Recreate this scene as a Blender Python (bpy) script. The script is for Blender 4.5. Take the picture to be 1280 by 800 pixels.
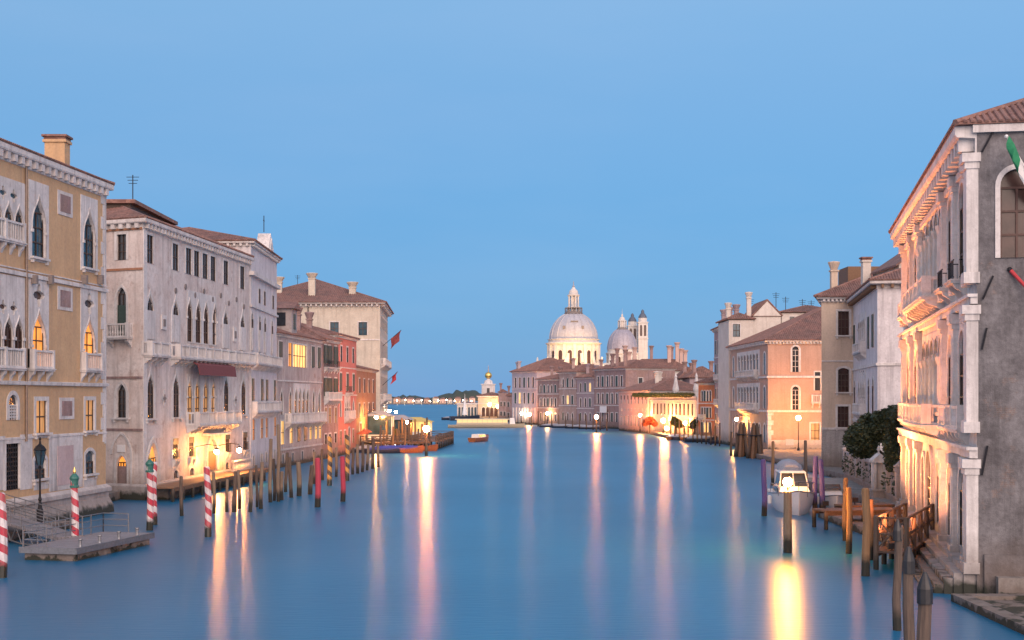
import bpy, bmesh, math, random
from mathutils import Vector, Matrix
from mathutils.geometry import tessellate_polygon
random.seed(7)
R = math.radians
sc = bpy.context.scene
col = sc.collection
for o in list(bpy.data.objects): bpy.data.objects.remove(o)

# ------------------------------------------------------------------ camera, sky, sun, exposure
FPX, EYE, HORIZ = 1680.0, 9.0, 497.0          # focal length in photo pixels, eye height above the water, horizon row
cam = bpy.data.objects.new('camera', bpy.data.cameras.new('camera')); col.objects.link(cam)
cam.location = (0, 0, EYE); cam.rotation_euler = (R(90), 0, 0)
cam.data.sensor_width = 36; cam.data.lens = 36 * FPX / 1280; cam.data.shift_y = (HORIZ - 400) / 1280
cam.data.clip_start = 0.5; cam.data.clip_end = 60000
sc.camera = cam
sc.cycles.use_denoising = True
sc.cycles.max_bounces = 6; sc.cycles.diffuse_bounces = 3; sc.cycles.glossy_bounces = 3
sc.cycles.sample_clamp_indirect = 4
sc.view_settings.view_transform = 'Standard'; sc.view_settings.look = 'None'
sc.view_settings.exposure = 0; sc.view_settings.gamma = 1

w = bpy.data.worlds.new('World'); sc.world = w; w.use_nodes = True
nt = w.node_tree; nt.nodes.clear()
wo = nt.nodes.new('ShaderNodeOutputWorld'); bg = nt.nodes.new('ShaderNodeBackground')
sky = nt.nodes.new('ShaderNodeTexSky'); sky.sky_type = 'NISHITA'; sky.sun_disc = False
SUN_EL, SUN_ROT = R(4), R(205)
sky.sun_elevation = SUN_EL; sky.sun_rotation = SUN_ROT
sky.air_density = 1.0; sky.dust_density = 0.3; sky.ozone_density = 4.0
skb = nt.nodes.new('ShaderNodeBackground'); skb.inputs['Strength'].default_value = 0.05
nt.links.new(sky.outputs[0], skb.inputs['Color'])
tc = nt.nodes.new('ShaderNodeTexCoord'); sx = nt.nodes.new('ShaderNodeSeparateXYZ')
nt.links.new(tc.outputs['Generated'], sx.inputs[0])
ramp = nt.nodes.new('ShaderNodeValToRGB'); nt.links.new(sx.outputs['Z'], ramp.inputs[0])
el = ramp.color_ramp.elements
el[0].position = 0.0; el[0].color = (0.115, 0.330, 0.680, 1)
el[1].position = 1.0; el[1].color = (0.30, 0.48, 0.75, 1)
for p, c in ((0.04, (0.128, 0.340, 0.670)), (0.13, (0.145, 0.362, 0.670)), (0.22, (0.195, 0.400, 0.680)), (0.32, (0.25, 0.455, 0.71))):
    e = el.new(p); e.color = (*c, 1)
bg.inputs['Strength'].default_value = 0.95
# the western half of the sky, behind the camera, still holds the pink afterglow
cmap = nt.nodes.new('ShaderNodeMapping'); cmap.inputs['Scale'].default_value = (2.2, 2.2, 9); nt.links.new(tc.outputs['Generated'], cmap.inputs[0])
cn = nt.nodes.new('ShaderNodeTexNoise'); cn.inputs['Scale'].default_value = 1.6; cn.inputs['Detail'].default_value = 5; nt.links.new(cmap.outputs[0], cn.inputs['Vector'])
cr = nt.nodes.new('ShaderNodeMapRange'); nt.links.new(cn.outputs['Fac'], cr.inputs[0]); cr.inputs[1].default_value = .45; cr.inputs[2].default_value = .75; cr.inputs[4].default_value = .16
cl = nt.nodes.new('ShaderNodeMix'); cl.data_type = 'RGBA'; nt.links.new(cr.outputs[0], cl.inputs[0]); nt.links.new(ramp.outputs[0], cl.inputs[6]); cl.inputs[7].default_value = (.38, .50, .72, 1)   # thin high veil of cloud
mr = nt.nodes.new('ShaderNodeMapRange'); mr.interpolation_type = 'SMOOTHSTEP'; nt.links.new(sx.outputs['Y'], mr.inputs[0])
mr.inputs[1].default_value = 0.25; mr.inputs[2].default_value = -0.85
glow = nt.nodes.new('ShaderNodeMix'); glow.data_type = 'RGBA'; nt.links.new(mr.outputs[0], glow.inputs[0]); nt.links.new(cl.outputs[2], glow.inputs[6]); glow.inputs[7].default_value = (1.62, 1.28, 1.22, 1)
nt.links.new(glow.outputs[2], bg.inputs['Color'])
add = nt.nodes.new('ShaderNodeAddShader')
nt.links.new(bg.outputs[0], add.inputs[0]); nt.links.new(skb.outputs[0], add.inputs[1])
nt.links.new(add.outputs[0], wo.inputs['Surface'])

sun = bpy.data.objects.new('sun', bpy.data.lights.new('sun', 'SUN')); col.objects.link(sun)
sun.data.energy = 2.25; sun.data.angle = R(45); sun.data.color = (1.0, 0.75, 0.62)
sun.rotation_euler = (R(66), 0, R(14))          # the afterglow, from behind and to the right of the camera

# ------------------------------------------------------------------ small helpers
def PX(px, D): return (px - 640) / FPX * D
def PZ(py, D): return EYE - (py - HORIZ) * D / FPX
def GP(px, py):
    D = FPX * EYE / (py - HORIZ); return Vector((PX(px, D), D, 0))

class MB:
    def __init__(s): s.v = []; s.f = []; s.m = []
    def add(s, vs, fs, mi=0):
        b = len(s.v); s.v += [tuple(x) for x in vs]
        s.f += [tuple(i + b for i in f) for f in fs]; s.m += [mi] * len(fs); return s
    def box(s, x0, x1, y0, y1, z0, z1, mi=0):
        return s.add([(x0,y0,z0),(x1,y0,z0),(x1,y1,z0),(x0,y1,z0),(x0,y0,z1),(x1,y0,z1),(x1,y1,z1),(x0,y1,z1)],
                     [(0,3,2,1),(4,5,6,7),(0,1,5,4),(1,2,6,5),(2,3,7,6),(3,0,4,7)], mi)
    def obox(s, c, d, half, n, y0, y1, z0, z1, mi=0):   # box on a frame: c origin, d along, n across
        vs = [c + d*a + n*b + Vector((0,0,z)) for z in (z0,z1) for a, b in ((-half,y0),(half,y0),(half,y1),(-half,y1))]
        return s.add(vs, [(0,3,2,1),(4,5,6,7),(0,1,5,4),(1,2,6,5),(2,3,7,6),(3,0,4,7)], mi)
    def lathe(s, prof, n=12, c=(0,0,0), mi=0, ph=0, cap=True):
        vs = []; fs = []
        for r, z in prof:
            for k in range(n):
                a = 2*math.pi*k/n + ph; vs.append((c[0]+r*math.cos(a), c[1]+r*math.sin(a), c[2]+z))
        for i in range(len(prof)-1):
            for k in range(n):
                k2 = (k+1) % n; fs.append((i*n+k, i*n+k2, (i+1)*n+k2, (i+1)*n+k))
        if cap:
            fs.append(tuple(range(n-1, -1, -1))); fs.append(tuple((len(prof)-1)*n+k for k in range(n)))
        return s.add(vs, fs, mi)
    def tube(s, pts, r, n=6, mi=0):
        pts = [Vector(p) for p in pts]; vs = []; fs = []
        for i, p in enumerate(pts):
            t = (pts[min(i+1, len(pts)-1)] - pts[max(i-1, 0)]).normalized()
            a = t.cross(Vector((0,0,1)))
            if a.length < 1e-3: a = Vector((1,0,0))
            a.normalize(); b = t.cross(a)
            rr = r[i] if isinstance(r, (list, tuple)) else r
            for k in range(n):
                th = 2*math.pi*k/n; vs.append(p + a*(rr*math.cos(th)) + b*(rr*math.sin(th)))
        for i in range(len(pts)-1):
            for k in range(n):
                k2 = (k+1) % n; fs.append((i*n+k, (i+1)*n+k, (i+1)*n+k2, i*n+k2))
        fs.append(tuple(range(n))); fs.append(tuple((len(pts)-1)*n+k for k in range(n-1, -1, -1)))
        return s.add(vs, fs, mi)
    def sphere(s, c, r, nu=10, nv=7, mi=0, sz=1.0):
        prof = [(max(r*math.sin(math.pi*i/nv), 0.001), -r*sz*math.cos(math.pi*i/nv)) for i in range(nv+1)]
        return s.lathe(prof, nu, c, mi)
    def mesh(s, name, mats, smooth=False):
        me = bpy.data.meshes.new(name); me.from_pydata(s.v, [], s.f)
        mats = mats if isinstance(mats, (list, tuple)) else [mats]
        for m in mats: me.materials.append(m)
        if len(mats) > 1: me.polygons.foreach_set('material_index', s.m)
        bm = bmesh.new(); bm.from_mesh(me); bmesh.ops.recalc_face_normals(bm, faces=bm.faces); bm.to_mesh(me); bm.free()
        if smooth:
            me.polygons.foreach_set('use_smooth', [True]*len(me.polygons))
            me.set_sharp_from_angle(angle=R(38))
        me.update(); return me
    def build(s, name, mats, parent=None, loc=(0,0,0), rz=0, smooth=False):
        return link(name, s.mesh(name, mats, smooth), parent, loc, rz)

def link(name, me, parent=None, loc=(0,0,0), rz=0):
    o = bpy.data.objects.new(name, me); col.objects.link(o)
    o.parent = parent; o.location = loc; o.rotation_euler = (0, 0, rz); return o
def tag(o, label, cat, group=None, kind=None):
    if label: o['label'] = label
    if cat: o['category'] = cat
    if group: o['group'] = group
    if kind: o['kind'] = kind
    return o
def thing(name, label, cat, loc=(0,0,0), rz=0, group=None):
    o = bpy.data.objects.new(name, None); col.objects.link(o); o.empty_display_size = .3
    o.location = loc; o.rotation_euler = (0, 0, rz); return tag(o, label, cat, group)
def copy_tree(o, parent=None):
    c = o.copy(); col.objects.link(c); c.parent = parent
    for ch in list(o.children): copy_tree(ch, c)
    return c
ORD = ['first','second','third','fourth','fifth','sixth','seventh','eighth','ninth','tenth','eleventh','twelfth','thirteenth','fourteenth','fifteenth','sixteenth','seventeenth','eighteenth']

# ------------------------------------------------------------------ materials
class NT:
    def __init__(s, name):
        s.m = bpy.data.materials.new(name); s.m.use_nodes = True; s.t = s.m.node_tree; s.t.nodes.clear()
        s.out = s.t.nodes.new('ShaderNodeOutputMaterial'); s.b = s.t.nodes.new('ShaderNodeBsdfPrincipled')
        s.t.links.new(s.b.outputs[0], s.out.inputs[0])
    def n(s, typ, props=None, **inp):
        nd = s.t.nodes.new('ShaderNode' + typ)
        for k, v in (props or {}).items(): setattr(nd, k, v)
        for k, v in inp.items(): s.set(nd, k, v)
        return nd
    def set(s, nd, k, v):
        k = int(k[1:]) if k[0] == '_' and k[1:].isdigit() else k.replace('_', ' ')
        if isinstance(v, bpy.types.NodeSocket): s.t.links.new(v, nd.inputs[k])
        else: nd.inputs[k].default_value = v
    def mix(s, f, a, b, mode='MIX'):
        nd = s.t.nodes.new('ShaderNodeMix'); nd.data_type = 'RGBA'; nd.blend_type = mode
        for i, v in ((0, f), (6, a), (7, b)):
            if isinstance(v, bpy.types.NodeSocket): s.t.links.new(v, nd.inputs[i])
            else: nd.inputs[i].default_value = (*v, 1) if isinstance(v, tuple) and len(v) == 3 else v
        return nd.outputs[2]
    def math(s, op, a, b=0.0, c=None):
        nd = s.t.nodes.new('ShaderNodeMath'); nd.operation = op
        for i, v in enumerate((a, b) if c is None else (a, b, c)):
            if isinstance(v, bpy.types.NodeSocket): s.t.links.new(v, nd.inputs[i])
            else: nd.inputs[i].default_value = v
        return nd.outputs[0]
    def rng(s, v, a, b, c=0.0, d=1.0):
        nd = s.n('MapRange', None, _1=a, _2=b, _3=c, _4=d); s.t.links.new(v, nd.inputs[0]); return nd.outputs[0]
    def noise(s, vec, scale, detail=4, rough=.55):
        nd = s.n('TexNoise', None, Scale=scale, Detail=detail, Roughness=rough); s.t.links.new(vec, nd.inputs['Vector']); return nd.outputs['Fac']
    def mapping(s, vec, sc_=(1,1,1), loc=(0,0,0)):
        nd = s.n('Mapping'); nd.inputs['Scale'].default_value = sc_; nd.inputs['Location'].default_value = loc
        s.t.links.new(vec, nd.inputs['Vector']); return nd.outputs[0]
    def bump(s, h, strength, dist=.05):
        nd = s.n('Bump', None, Strength=strength, Distance=dist); s.t.links.new(h, nd.inputs['Height'])
        s.t.links.new(nd.outputs[0], s.b.inputs['Normal'])
    def pos(s): return s.n('NewGeometry').outputs['Position']
    def obj(s): return s.n('TexCoord').outputs['Object']

MATS = {}
def wallmat(name, c1, c2, grime=(.10,.09,.085), g=.5, brick=None, bricky=.5, damp=1.1, rough=.85, var=.25, bump=.35, seed=0.0, nsc=.45):
    N = NT(name); p = N.mapping(N.pos(), (1,1,1), (seed*13.7, seed*7.1, seed*3.3))
    raw = N.pos()
    c = N.mix(N.rng(N.noise(p, nsc, 8, .68), .38, .64), c1, c2)
    sxyz = N.n('SeparateXYZ', None); N.t.links.new(raw, sxyz.inputs[0])
    hgt = N.noise(p, 5.0, 5, .65)
    if brick:
        cv = N.n('CombineXYZ', None, X=N.math('ADD', sxyz.outputs[0], sxyz.outputs[1]), Y=sxyz.outputs[2])
        bt = N.n('TexBrick', None, Color1=(*brick[0],1), Color2=(*brick[1],1), Mortar=(*brick[2],1), Scale=1.0, Mortar_Size=.012, Brick_Width=.28, Row_Height=.09)
        N.t.links.new(cv.outputs[0], bt.inputs['Vector'])
        c = N.mix(N.rng(N.noise(p, .55, 7, .7), bricky-.06, bricky+.06), bt.outputs['Color'], c)
    st = N.rng(N.noise(N.mapping(p, (1.6,1.6,.11)), 1.0, 6, .7), .48, .74)
    bl = N.rng(N.noise(p, 1.7, 8, .75), .50, .72)
    gm = N.math('MULTIPLY', N.math('MAXIMUM', st, N.math('MULTIPLY', bl, .7)), g)
    c = N.mix(gm, c, grime)
    c = N.mix(var, c, N.mix(N.rng(hgt, .3, .7), (.35,.34,.33), (1,1,1)), 'MULTIPLY')
    if damp:
        zz = N.math('ADD', sxyz.outputs[2], N.math('MULTIPLY', N.math('SUBTRACT', N.noise(p, 1.2, 5), .5), 1.6))
        c = N.mix(N.rng(zz, damp*1.0, damp*2.6, .65, 0.0), c, (.13,.10,.085))
        c = N.mix(N.rng(zz, damp*.35, damp*.75, .95, 0.0), c, (.018,.022,.014))
    N.t.links.new(c, N.b.inputs['Base Color']); N.b.inputs['Roughness'].default_value = rough
    N.bump(N.math('ADD', hgt, N.math('MULTIPLY', N.noise(p, 28, 3), .4)), bump, .06)
    MATS[name] = N.m; return N.m

def plain(name, c, rough=.6, metal=0.0, var=.2, scale=6, bump=.1, grime=None):
    N = NT(name); p = N.pos(); h = N.noise(p, scale, 5, .65)
    cc = N.mix(N.rng(h, .3, .7), tuple(x*(1-var) for x in c), tuple(min(1, x*(1+var)) for x in c))
    if grime: cc = N.mix(N.rng(N.noise(p, 1.3, 6, .7), .5, .75, 0, .8), cc, grime)
    N.t.links.new(cc, N.b.inputs['Base Color']); N.b.inputs['Roughness'].default_value = rough; N.b.inputs['Metallic'].default_value = metal
    if bump: N.bump(h, bump, .03)
    MATS[name] = N.m; return N.m

def emit(name, c, s, vary=None):
    N = NT(name); N.b.inputs['Base Color'].default_value = (.3,.2,.1,1)
    cc = (*c, 1)
    if vary:
        h = N.noise(N.mapping(N.pos(), (1,1,.35)), vary, 3)
        cc = N.mix(N.rng(h, .3, .7), tuple(x*.35 for x in c), c); N.t.links.new(cc, N.b.inputs['Emission Color'])
    else: N.b.inputs['Emission Color'].default_value = cc
    N.b.inputs['Emission Strength'].default_value = s; N.b.inputs['Roughness'].default_value = .4
    MATS[name] = N.m; return N.m

istria = wallmat('istrian_stone', (.72,.69,.68), (.59,.56,.55), (.17,.15,.15), .66, var=.2)
istria2 = wallmat('pale_weathered_stone', (.70,.66,.65), (.58,.54,.53), (.18,.16,.16), .6, var=.25, seed=2)
ochre = wallmat('ochre_stucco', (.62,.41,.235), (.55,.36,.205), (.34,.24,.17), .5, damp=0, seed=1)
barb_f = wallmat('rosy_weathered_wall', (.74,.67,.64), (.62,.52,.48), (.19,.15,.14), .68, brick=((.36,.20,.16),(.42,.26,.21),(.5,.45,.42)), bricky=.37, seed=3)
barb_s = wallmat('patched_brick_wall', (.44,.33,.31), (.52,.42,.40), (.16,.13,.13), .5, brick=((.33,.19,.16),(.40,.25,.21),(.44,.38,.36)), bricky=.55, seed=4)
lilac = wallmat('lilac_white_stucco', (.72,.69,.71), (.60,.57,.59), (.19,.17,.19), .62, seed=5)
greyw = wallmat('grey_stucco', (.50,.45,.44), (.40,.34,.33), (.12,.10,.10), .7, brick=((.30,.19,.16),(.35,.22,.19),(.42,.38,.35)), bricky=.36, seed=6)
pinkw = wallmat('rose_red_stucco', (.60,.20,.165), (.52,.175,.14), (.22,.10,.09), .4, seed=7)
brickw = wallmat('orange_brick_wall', (.42,.17,.08), (.36,.14,.07), (.16,.08,.05), .45, brick=((.36,.15,.08),(.42,.18,.10),(.4,.28,.2)), bricky=.55, seed=8)
creamw = wallmat('cream_stucco', (.60,.55,.47), (.51,.46,.39), (.22,.19,.16), .55, seed=9)
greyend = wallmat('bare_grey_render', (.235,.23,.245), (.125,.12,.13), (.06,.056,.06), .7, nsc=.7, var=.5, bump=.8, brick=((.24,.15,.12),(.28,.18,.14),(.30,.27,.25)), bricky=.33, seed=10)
salmon = wallmat('salmon_stucco', (.50,.33,.26), (.44,.29,.23), (.24,.15,.11), .4, seed=11)
yellowc = wallmat('faded_yellow_stucco', (.62,.50,.40), (.55,.44,.36), (.30,.25,.18), .45, seed=12)
mauve = wallmat('mauve_brick', (.38,.27,.27), (.30,.20,.20), (.09,.07,.07), .7, brick=((.27,.15,.13),(.32,.19,.17),(.35,.29,.27)), bricky=.50, seed=13)
orangeh = wallmat('orange_stucco', (.62,.20,.08), (.54,.17,.07), (.2,.1,.06), .4, seed=14)
whitew = wallmat('whitewashed_stucco', (.68,.63,.58), (.58,.53,.48), (.28,.24,.22), .4, seed=15)
blockst = wallmat('stone_block_basement', (.50,.48,.48), (.40,.38,.38), (.14,.13,.13), .6, brick=((.46,.44,.44),(.55,.53,.52),(.22,.21,.2)), bricky=.62, seed=16)
church = wallmat('church_marble', (.70,.66,.62), (.60,.56,.53), (.26,.23,.22), .45, damp=0, seed=17)
quay = wallmat('quay_stone', (.30,.27,.25), (.22,.20,.19), (.08,.075,.06), .7, damp=.35, var=.5, seed=18)
lead = plain('lead_sheet', (.36,.36,.40), .55, .25, .18, .5, .1, (.22,.20,.21))
darkstone = plain('dark_corbel_stone', (.20,.17,.16), .8)  # darker stone for corbels, shields, roundels and dome fittings
iron = plain('dark_iron', (.025,.025,.03), .5, .6)
steel = plain('galvanised_steel', (.20,.21,.23), .45, .6)
darkwood = plain('dark_wood', (.06,.035,.025), .6, 0, .35)
brownwood = plain('brown_wood', (.16,.085,.045), .65, 0, .35, 9)
greensh = plain('green_shutter_paint', (.030,.055,.045), .55, 0, .3)
brownsh = plain('brown_shutter_paint', (.075,.035,.028), .55, 0, .3)
whitep = plain('white_paint', (.72,.71,.70), .4, 0, .08)
awn = plain('maroon_canvas', (.16,.045,.05), .85, 0, .2)
bluec = plain('blue_tarpaulin', (.035,.05,.30), .6, 0, .25)
greyc = plain('grey_tarpaulin', (.30,.31,.35), .7, 0, .2)
hullw = plain('white_gelcoat', (.74,.72,.70), .25, 0, .05)
hulld = plain('dark_hull_paint', (.025,.03,.05), .35, 0, .2)
hullo = plain('varnished_mahogany', (.26,.09,.035), .3, 0, .3)
blackcap = plain('black_pole_cap', (.02,.02,.022), .45, 0, .3)
gold = plain('gilded_metal', (.75,.50,.16), .3, .9, .1)
greencap = plain('green_painted_cap', (.03,.13,.11), .45, 0, .2)
purplep = plain('purple_pole_paint', (.13,.085,.36), .6, 0, .25)
redp = plain('red_pole_paint', (.42,.05,.07), .6, 0, .2)
flag_g = plain('green_flag_cloth', (.02,.22,.10), .8, 0, .15)
flag_r = plain('red_flag_cloth', (.42,.04,.05), .8, 0, .15)
flag_d = plain('dark_red_flag_cloth', (.22,.05,.06), .8, 0, .3)
orangeawn = plain('orange_umbrella_canvas', (.60,.13,.05), .8, 0, .15)
concrete = wallmat('pontoon_concrete', (.40,.36,.33), (.26,.22,.20), (.07,.06,.05), .8, damp=.22, var=.5, seed=19)
lit_o = emit('lamplit_curtain', (1.0,.31,.03), 1.7, 1.2)
lit_y = emit('warm_lit_room', (1.0,.58,.17), 2.0, 1.0)
lit_d = emit('dimly_lit_room', (.75,.32,.10), .9, 1.4)
lamp_w = emit('lamp_globe_warm', (1.0,.60,.22), 1.0)

def glassmat(name, c, rough=.12):
    N = NT(name); h = N.noise(N.pos(), .9, 3)
    N.t.links.new(N.mix(N.rng(h, .35, .65), tuple(x*.5 for x in c), c), N.b.inputs['Base Color'])
    N.b.inputs['Roughness'].default_value = rough; N.bump(N.noise(N.pos(), 2.5, 2), .15, .02); return N.m
glass = glassmat('window_glass', (.045,.05,.06)); glassb = glassmat('blue_window_glass', (.04,.09,.13)); glassbr = glassmat('brown_window_glass', (.07,.035,.03), .25)

def tilemat():
    N = NT('clay_roof_tiles'); p = N.pos()
    v = N.n('TexVoronoi', None, Scale=3.2); N.t.links.new(p, v.inputs['Vector'])
    sp = N.n('SeparateColor'); N.t.links.new(v.outputs['Color'], sp.inputs[0])
    c = N.mix(sp.outputs[0], (.17,.085,.07), (.29,.16,.13))
    c = N.mix(N.rng(N.noise(p, .5, 6, .7), .45, .7, 0, .75), c, (.10,.075,.07))
    c = N.mix(N.rng(N.noise(p, 3.0, 4), .6, .75, 0, .5), c, (.22,.20,.17))
    N.t.links.new(c, N.b.inputs['Base Color']); N.b.inputs['Roughness'].default_value = .85
    N.bump(N.math('ADD', sp.outputs[1], N.noise(p, 12, 3)), .5, .08); return N.m
tile = tilemat()

def stripemat(name, ca, cb, pitch, frac=.5):
    N = NT(name); p = N.obj(); s = N.n('SeparateXYZ'); N.t.links.new(p, s.inputs[0])
    a = N.math('DIVIDE', N.math('ARCTAN2', s.outputs[1], s.outputs[0]), 2*math.pi)
    t = N.math('FRACT', N.math('ADD', N.math('ADD', N.math('DIVIDE', s.outputs[2], pitch), a), N.math('MULTIPLY', N.noise(p, 3, 2), .06)))
    c = N.mix(N.math('GREATER_THAN', t, frac), ca, cb)
    c = N.mix(N.rng(N.noise(N.mapping(p, (4,4,.8)), 2, 5, .7), .42, .75, 0, .75), c, (.22,.17,.16))
    z = N.math('ADD', s.outputs[2], N.math('MULTIPLY', N.noise(p, 5, 3), .4))
    c = N.mix(N.rng(z, .75, 1.05, 1, 0), c, (.02,.022,.016))
    N.t.links.new(c, N.b.inputs['Base Color']); N.b.inputs['Roughness'].default_value = .38; return N.m
str_rw = stripemat('red_white_stripe', (.46,.03,.06), (.66,.62,.63), .85)
str_by = stripemat('black_yellow_stripe', (.025,.022,.022), (.55,.28,.05), 1.0)
def polemat(name, c1, c2, wet=.9):
    N = NT(name); p = N.obj(); s = N.n('SeparateXYZ'); N.t.links.new(p, s.inputs[0])
    g = N.noise(N.mapping(p, (9,9,.6)), 1.5, 6, .7)
    c = N.mix(N.rng(g, .35, .7), c1, c2)
    z = N.math('ADD', s.outputs[2], N.math('MULTIPLY', N.noise(p, 4, 4), .5))
    c = N.mix(N.rng(z, wet, wet+.5, 1, 0), c, (.018,.018,.014))
    N.t.links.new(c, N.b.inputs['Base Color']); N.b.inputs['Roughness'].default_value = .8; N.bump(g, .6, .04); return N.m
pole_m = polemat('weathered_pole_wood', (.15,.105,.075), (.27,.20,.14)); pole_d = polemat('dark_pole_wood', (.07,.05,.04), (.14,.10,.075), .7)
pole_o = polemat('tan_pole_wood', (.26,.15,.075), (.18,.105,.055)); pole_pu = polemat('purple_painted_pole', (.085,.065,.22), (.13,.10,.28)); pole_re = polemat('red_painted_pole', (.44,.04,.08), (.34,.05,.07))
def deckmat():
    N = NT('grey_deck_boards'); p = N.obj(); br = N.n('TexBrick', None, Color1=(.20,.19,.21,1), Color2=(.28,.265,.29,1), Mortar=(.05,.05,.05,1), Scale=1, Mortar_Size=.012, Brick_Width=3.2, Row_Height=.16)
    N.t.links.new(p, br.inputs['Vector'])
    c = N.mix(N.rng(N.noise(p, 1.5, 6, .7), .45, .7, 0, .7), br.outputs['Color'], (.14,.13,.13))
    N.t.links.new(c, N.b.inputs['Base Color']); N.b.inputs['Roughness'].default_value = .6; N.bump(br.outputs['Fac'], .3, .02); return N.m
deck_m = deckmat()
def leafmat(name, c1, c2):
    N = NT(name); p = N.pos()
    c = N.mix(N.rng(N.noise(p, .9, 4), .35, .65), c1, c2); c = N.mix(.35, c, N.mix(N.rng(N.noise(p, 9, 2), .3, .7), (.3,.3,.3), (1,1,1)), 'MULTIPLY')
    N.t.links.new(c, N.b.inputs['Base Color']); N.b.inputs['Roughness'].default_value = .6; return N.m
leaf = leafmat('evergreen_leaves', (.022,.04,.018), (.055,.075,.03)); leafy = leafmat('yellow_green_leaves', (.12,.13,.03), (.07,.09,.025)); leafr = leafmat('red_autumn_leaves', (.42,.06,.03), (.5,.14,.05))
farleaf = leafmat('far_wood_leaves', (.035,.05,.04), (.06,.075,.06))
bark = plain('tree_bark', (.08,.06,.045), .9, 0, .3)

def watermat():
    N = NT('canal_water'); p = N.pos()
    s = N.n('SeparateXYZ'); N.t.links.new(p, s.inputs[0])
    big = N.noise(N.mapping(p, (.05,.018,1)), 1, 3)
    N.t.links.new(N.mix(N.rng(big, .35, .65), (.003,.105,.225), (.006,.150,.300)), N.b.inputs['Base Color'])
    N.t.links.new(N.rng(N.noise(N.mapping(p, (.03,.03,1)), 1, 3), .3, .7, .275, .33), N.b.inputs['Roughness'])
    N.b.inputs['Anisotropic'].default_value = .38
    tv = N.n('CombineXYZ', None, X=0.0, Y=1.0, Z=0.0); N.t.links.new(tv.outputs[0], N.b.inputs['Tangent'])      # waves run across the canal
    N.b.inputs['IOR'].default_value = 1.5
    r1 = N.noise(N.mapping(p, (.9,4.2,1)), 1, 2, .5); r2 = N.noise(N.mapping(p, (.16,.55,1)), 1, 3)
    h = N.math('ADD', r1, N.math('MULTIPLY', r2, .8))
    bn = N.n('Bump', None, Distance=.09); N.t.links.new(h, bn.inputs['Height'])
    N.t.links.new(N.rng(s.outputs[1], 30, 400, .22, .10), bn.inputs['Strength'])
    N.t.links.new(bn.outputs[0], N.b.inputs['Normal']); return N.m
water_m = watermat()

# ------------------------------------------------------------------ building kit
def outline(sh, w, h, n=7):
    a = w/2
    if sh == 'rect': return [(-a,0),(a,0),(a,h),(-a,h)]
    pts = [(-a,0),(a,0)]; right = []
    if sh == 'round':
        hs = h - a
        right = [(a*math.cos(math.pi/2*i/n), hs + a*math.sin(math.pi/2*i/n)) for i in range(n+1)]
    elif sh == 'seg':
        rise = w*.2; Rr = (a*a + rise*rise)/(2*rise); th = math.asin(a/Rr); zc = h - Rr
        right = [(Rr*math.sin(th*(1-i/n)), zc + Rr*math.cos(th*(1-i/n))) for i in range(n+1)]
    elif sh == 'point':
        hs = h - .866*w
        right = [(-a + w*math.cos(math.pi/3*i/n), hs + w*math.sin(math.pi/3*i/n)) for i in range(n+1)]
    elif sh == 'ogee':
        r = min(1.15*w, h*.6); hs = h - r
        for i in range(n+1):
            t = i/n; k = 1-t
            x = k**3*a + 3*k*k*t*a*1.05 + 3*k*t*t*a*.30; z = 3*k*k*t*r*.66 + 3*k*t*t*r*.60 + t**3*r
            right.append((x, hs+z))
    right[-1] = (0, h)
    return pts + right + [(-x, z) for x, z in right[-2::-1]]
def quatre(x, z, r, n=20):
    return [(x + r*(.72+.28*math.cos(4*t))*math.cos(t), z + r*(.72+.28*math.cos(4*t))*math.sin(t)) for t in [2*math.pi*k/n for k in range(n)]]

def tess(loops):
    """Triangles over an outer loop with holes; loops are lists of 2D points. Returns points, tris"""
    pts = [Vector((x, y, 0)) for L in loops for x, y in L]
    tr = tessellate_polygon([[Vector((x, y, 0)) for x, y in L] for L in loops])
    return pts, tr

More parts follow.
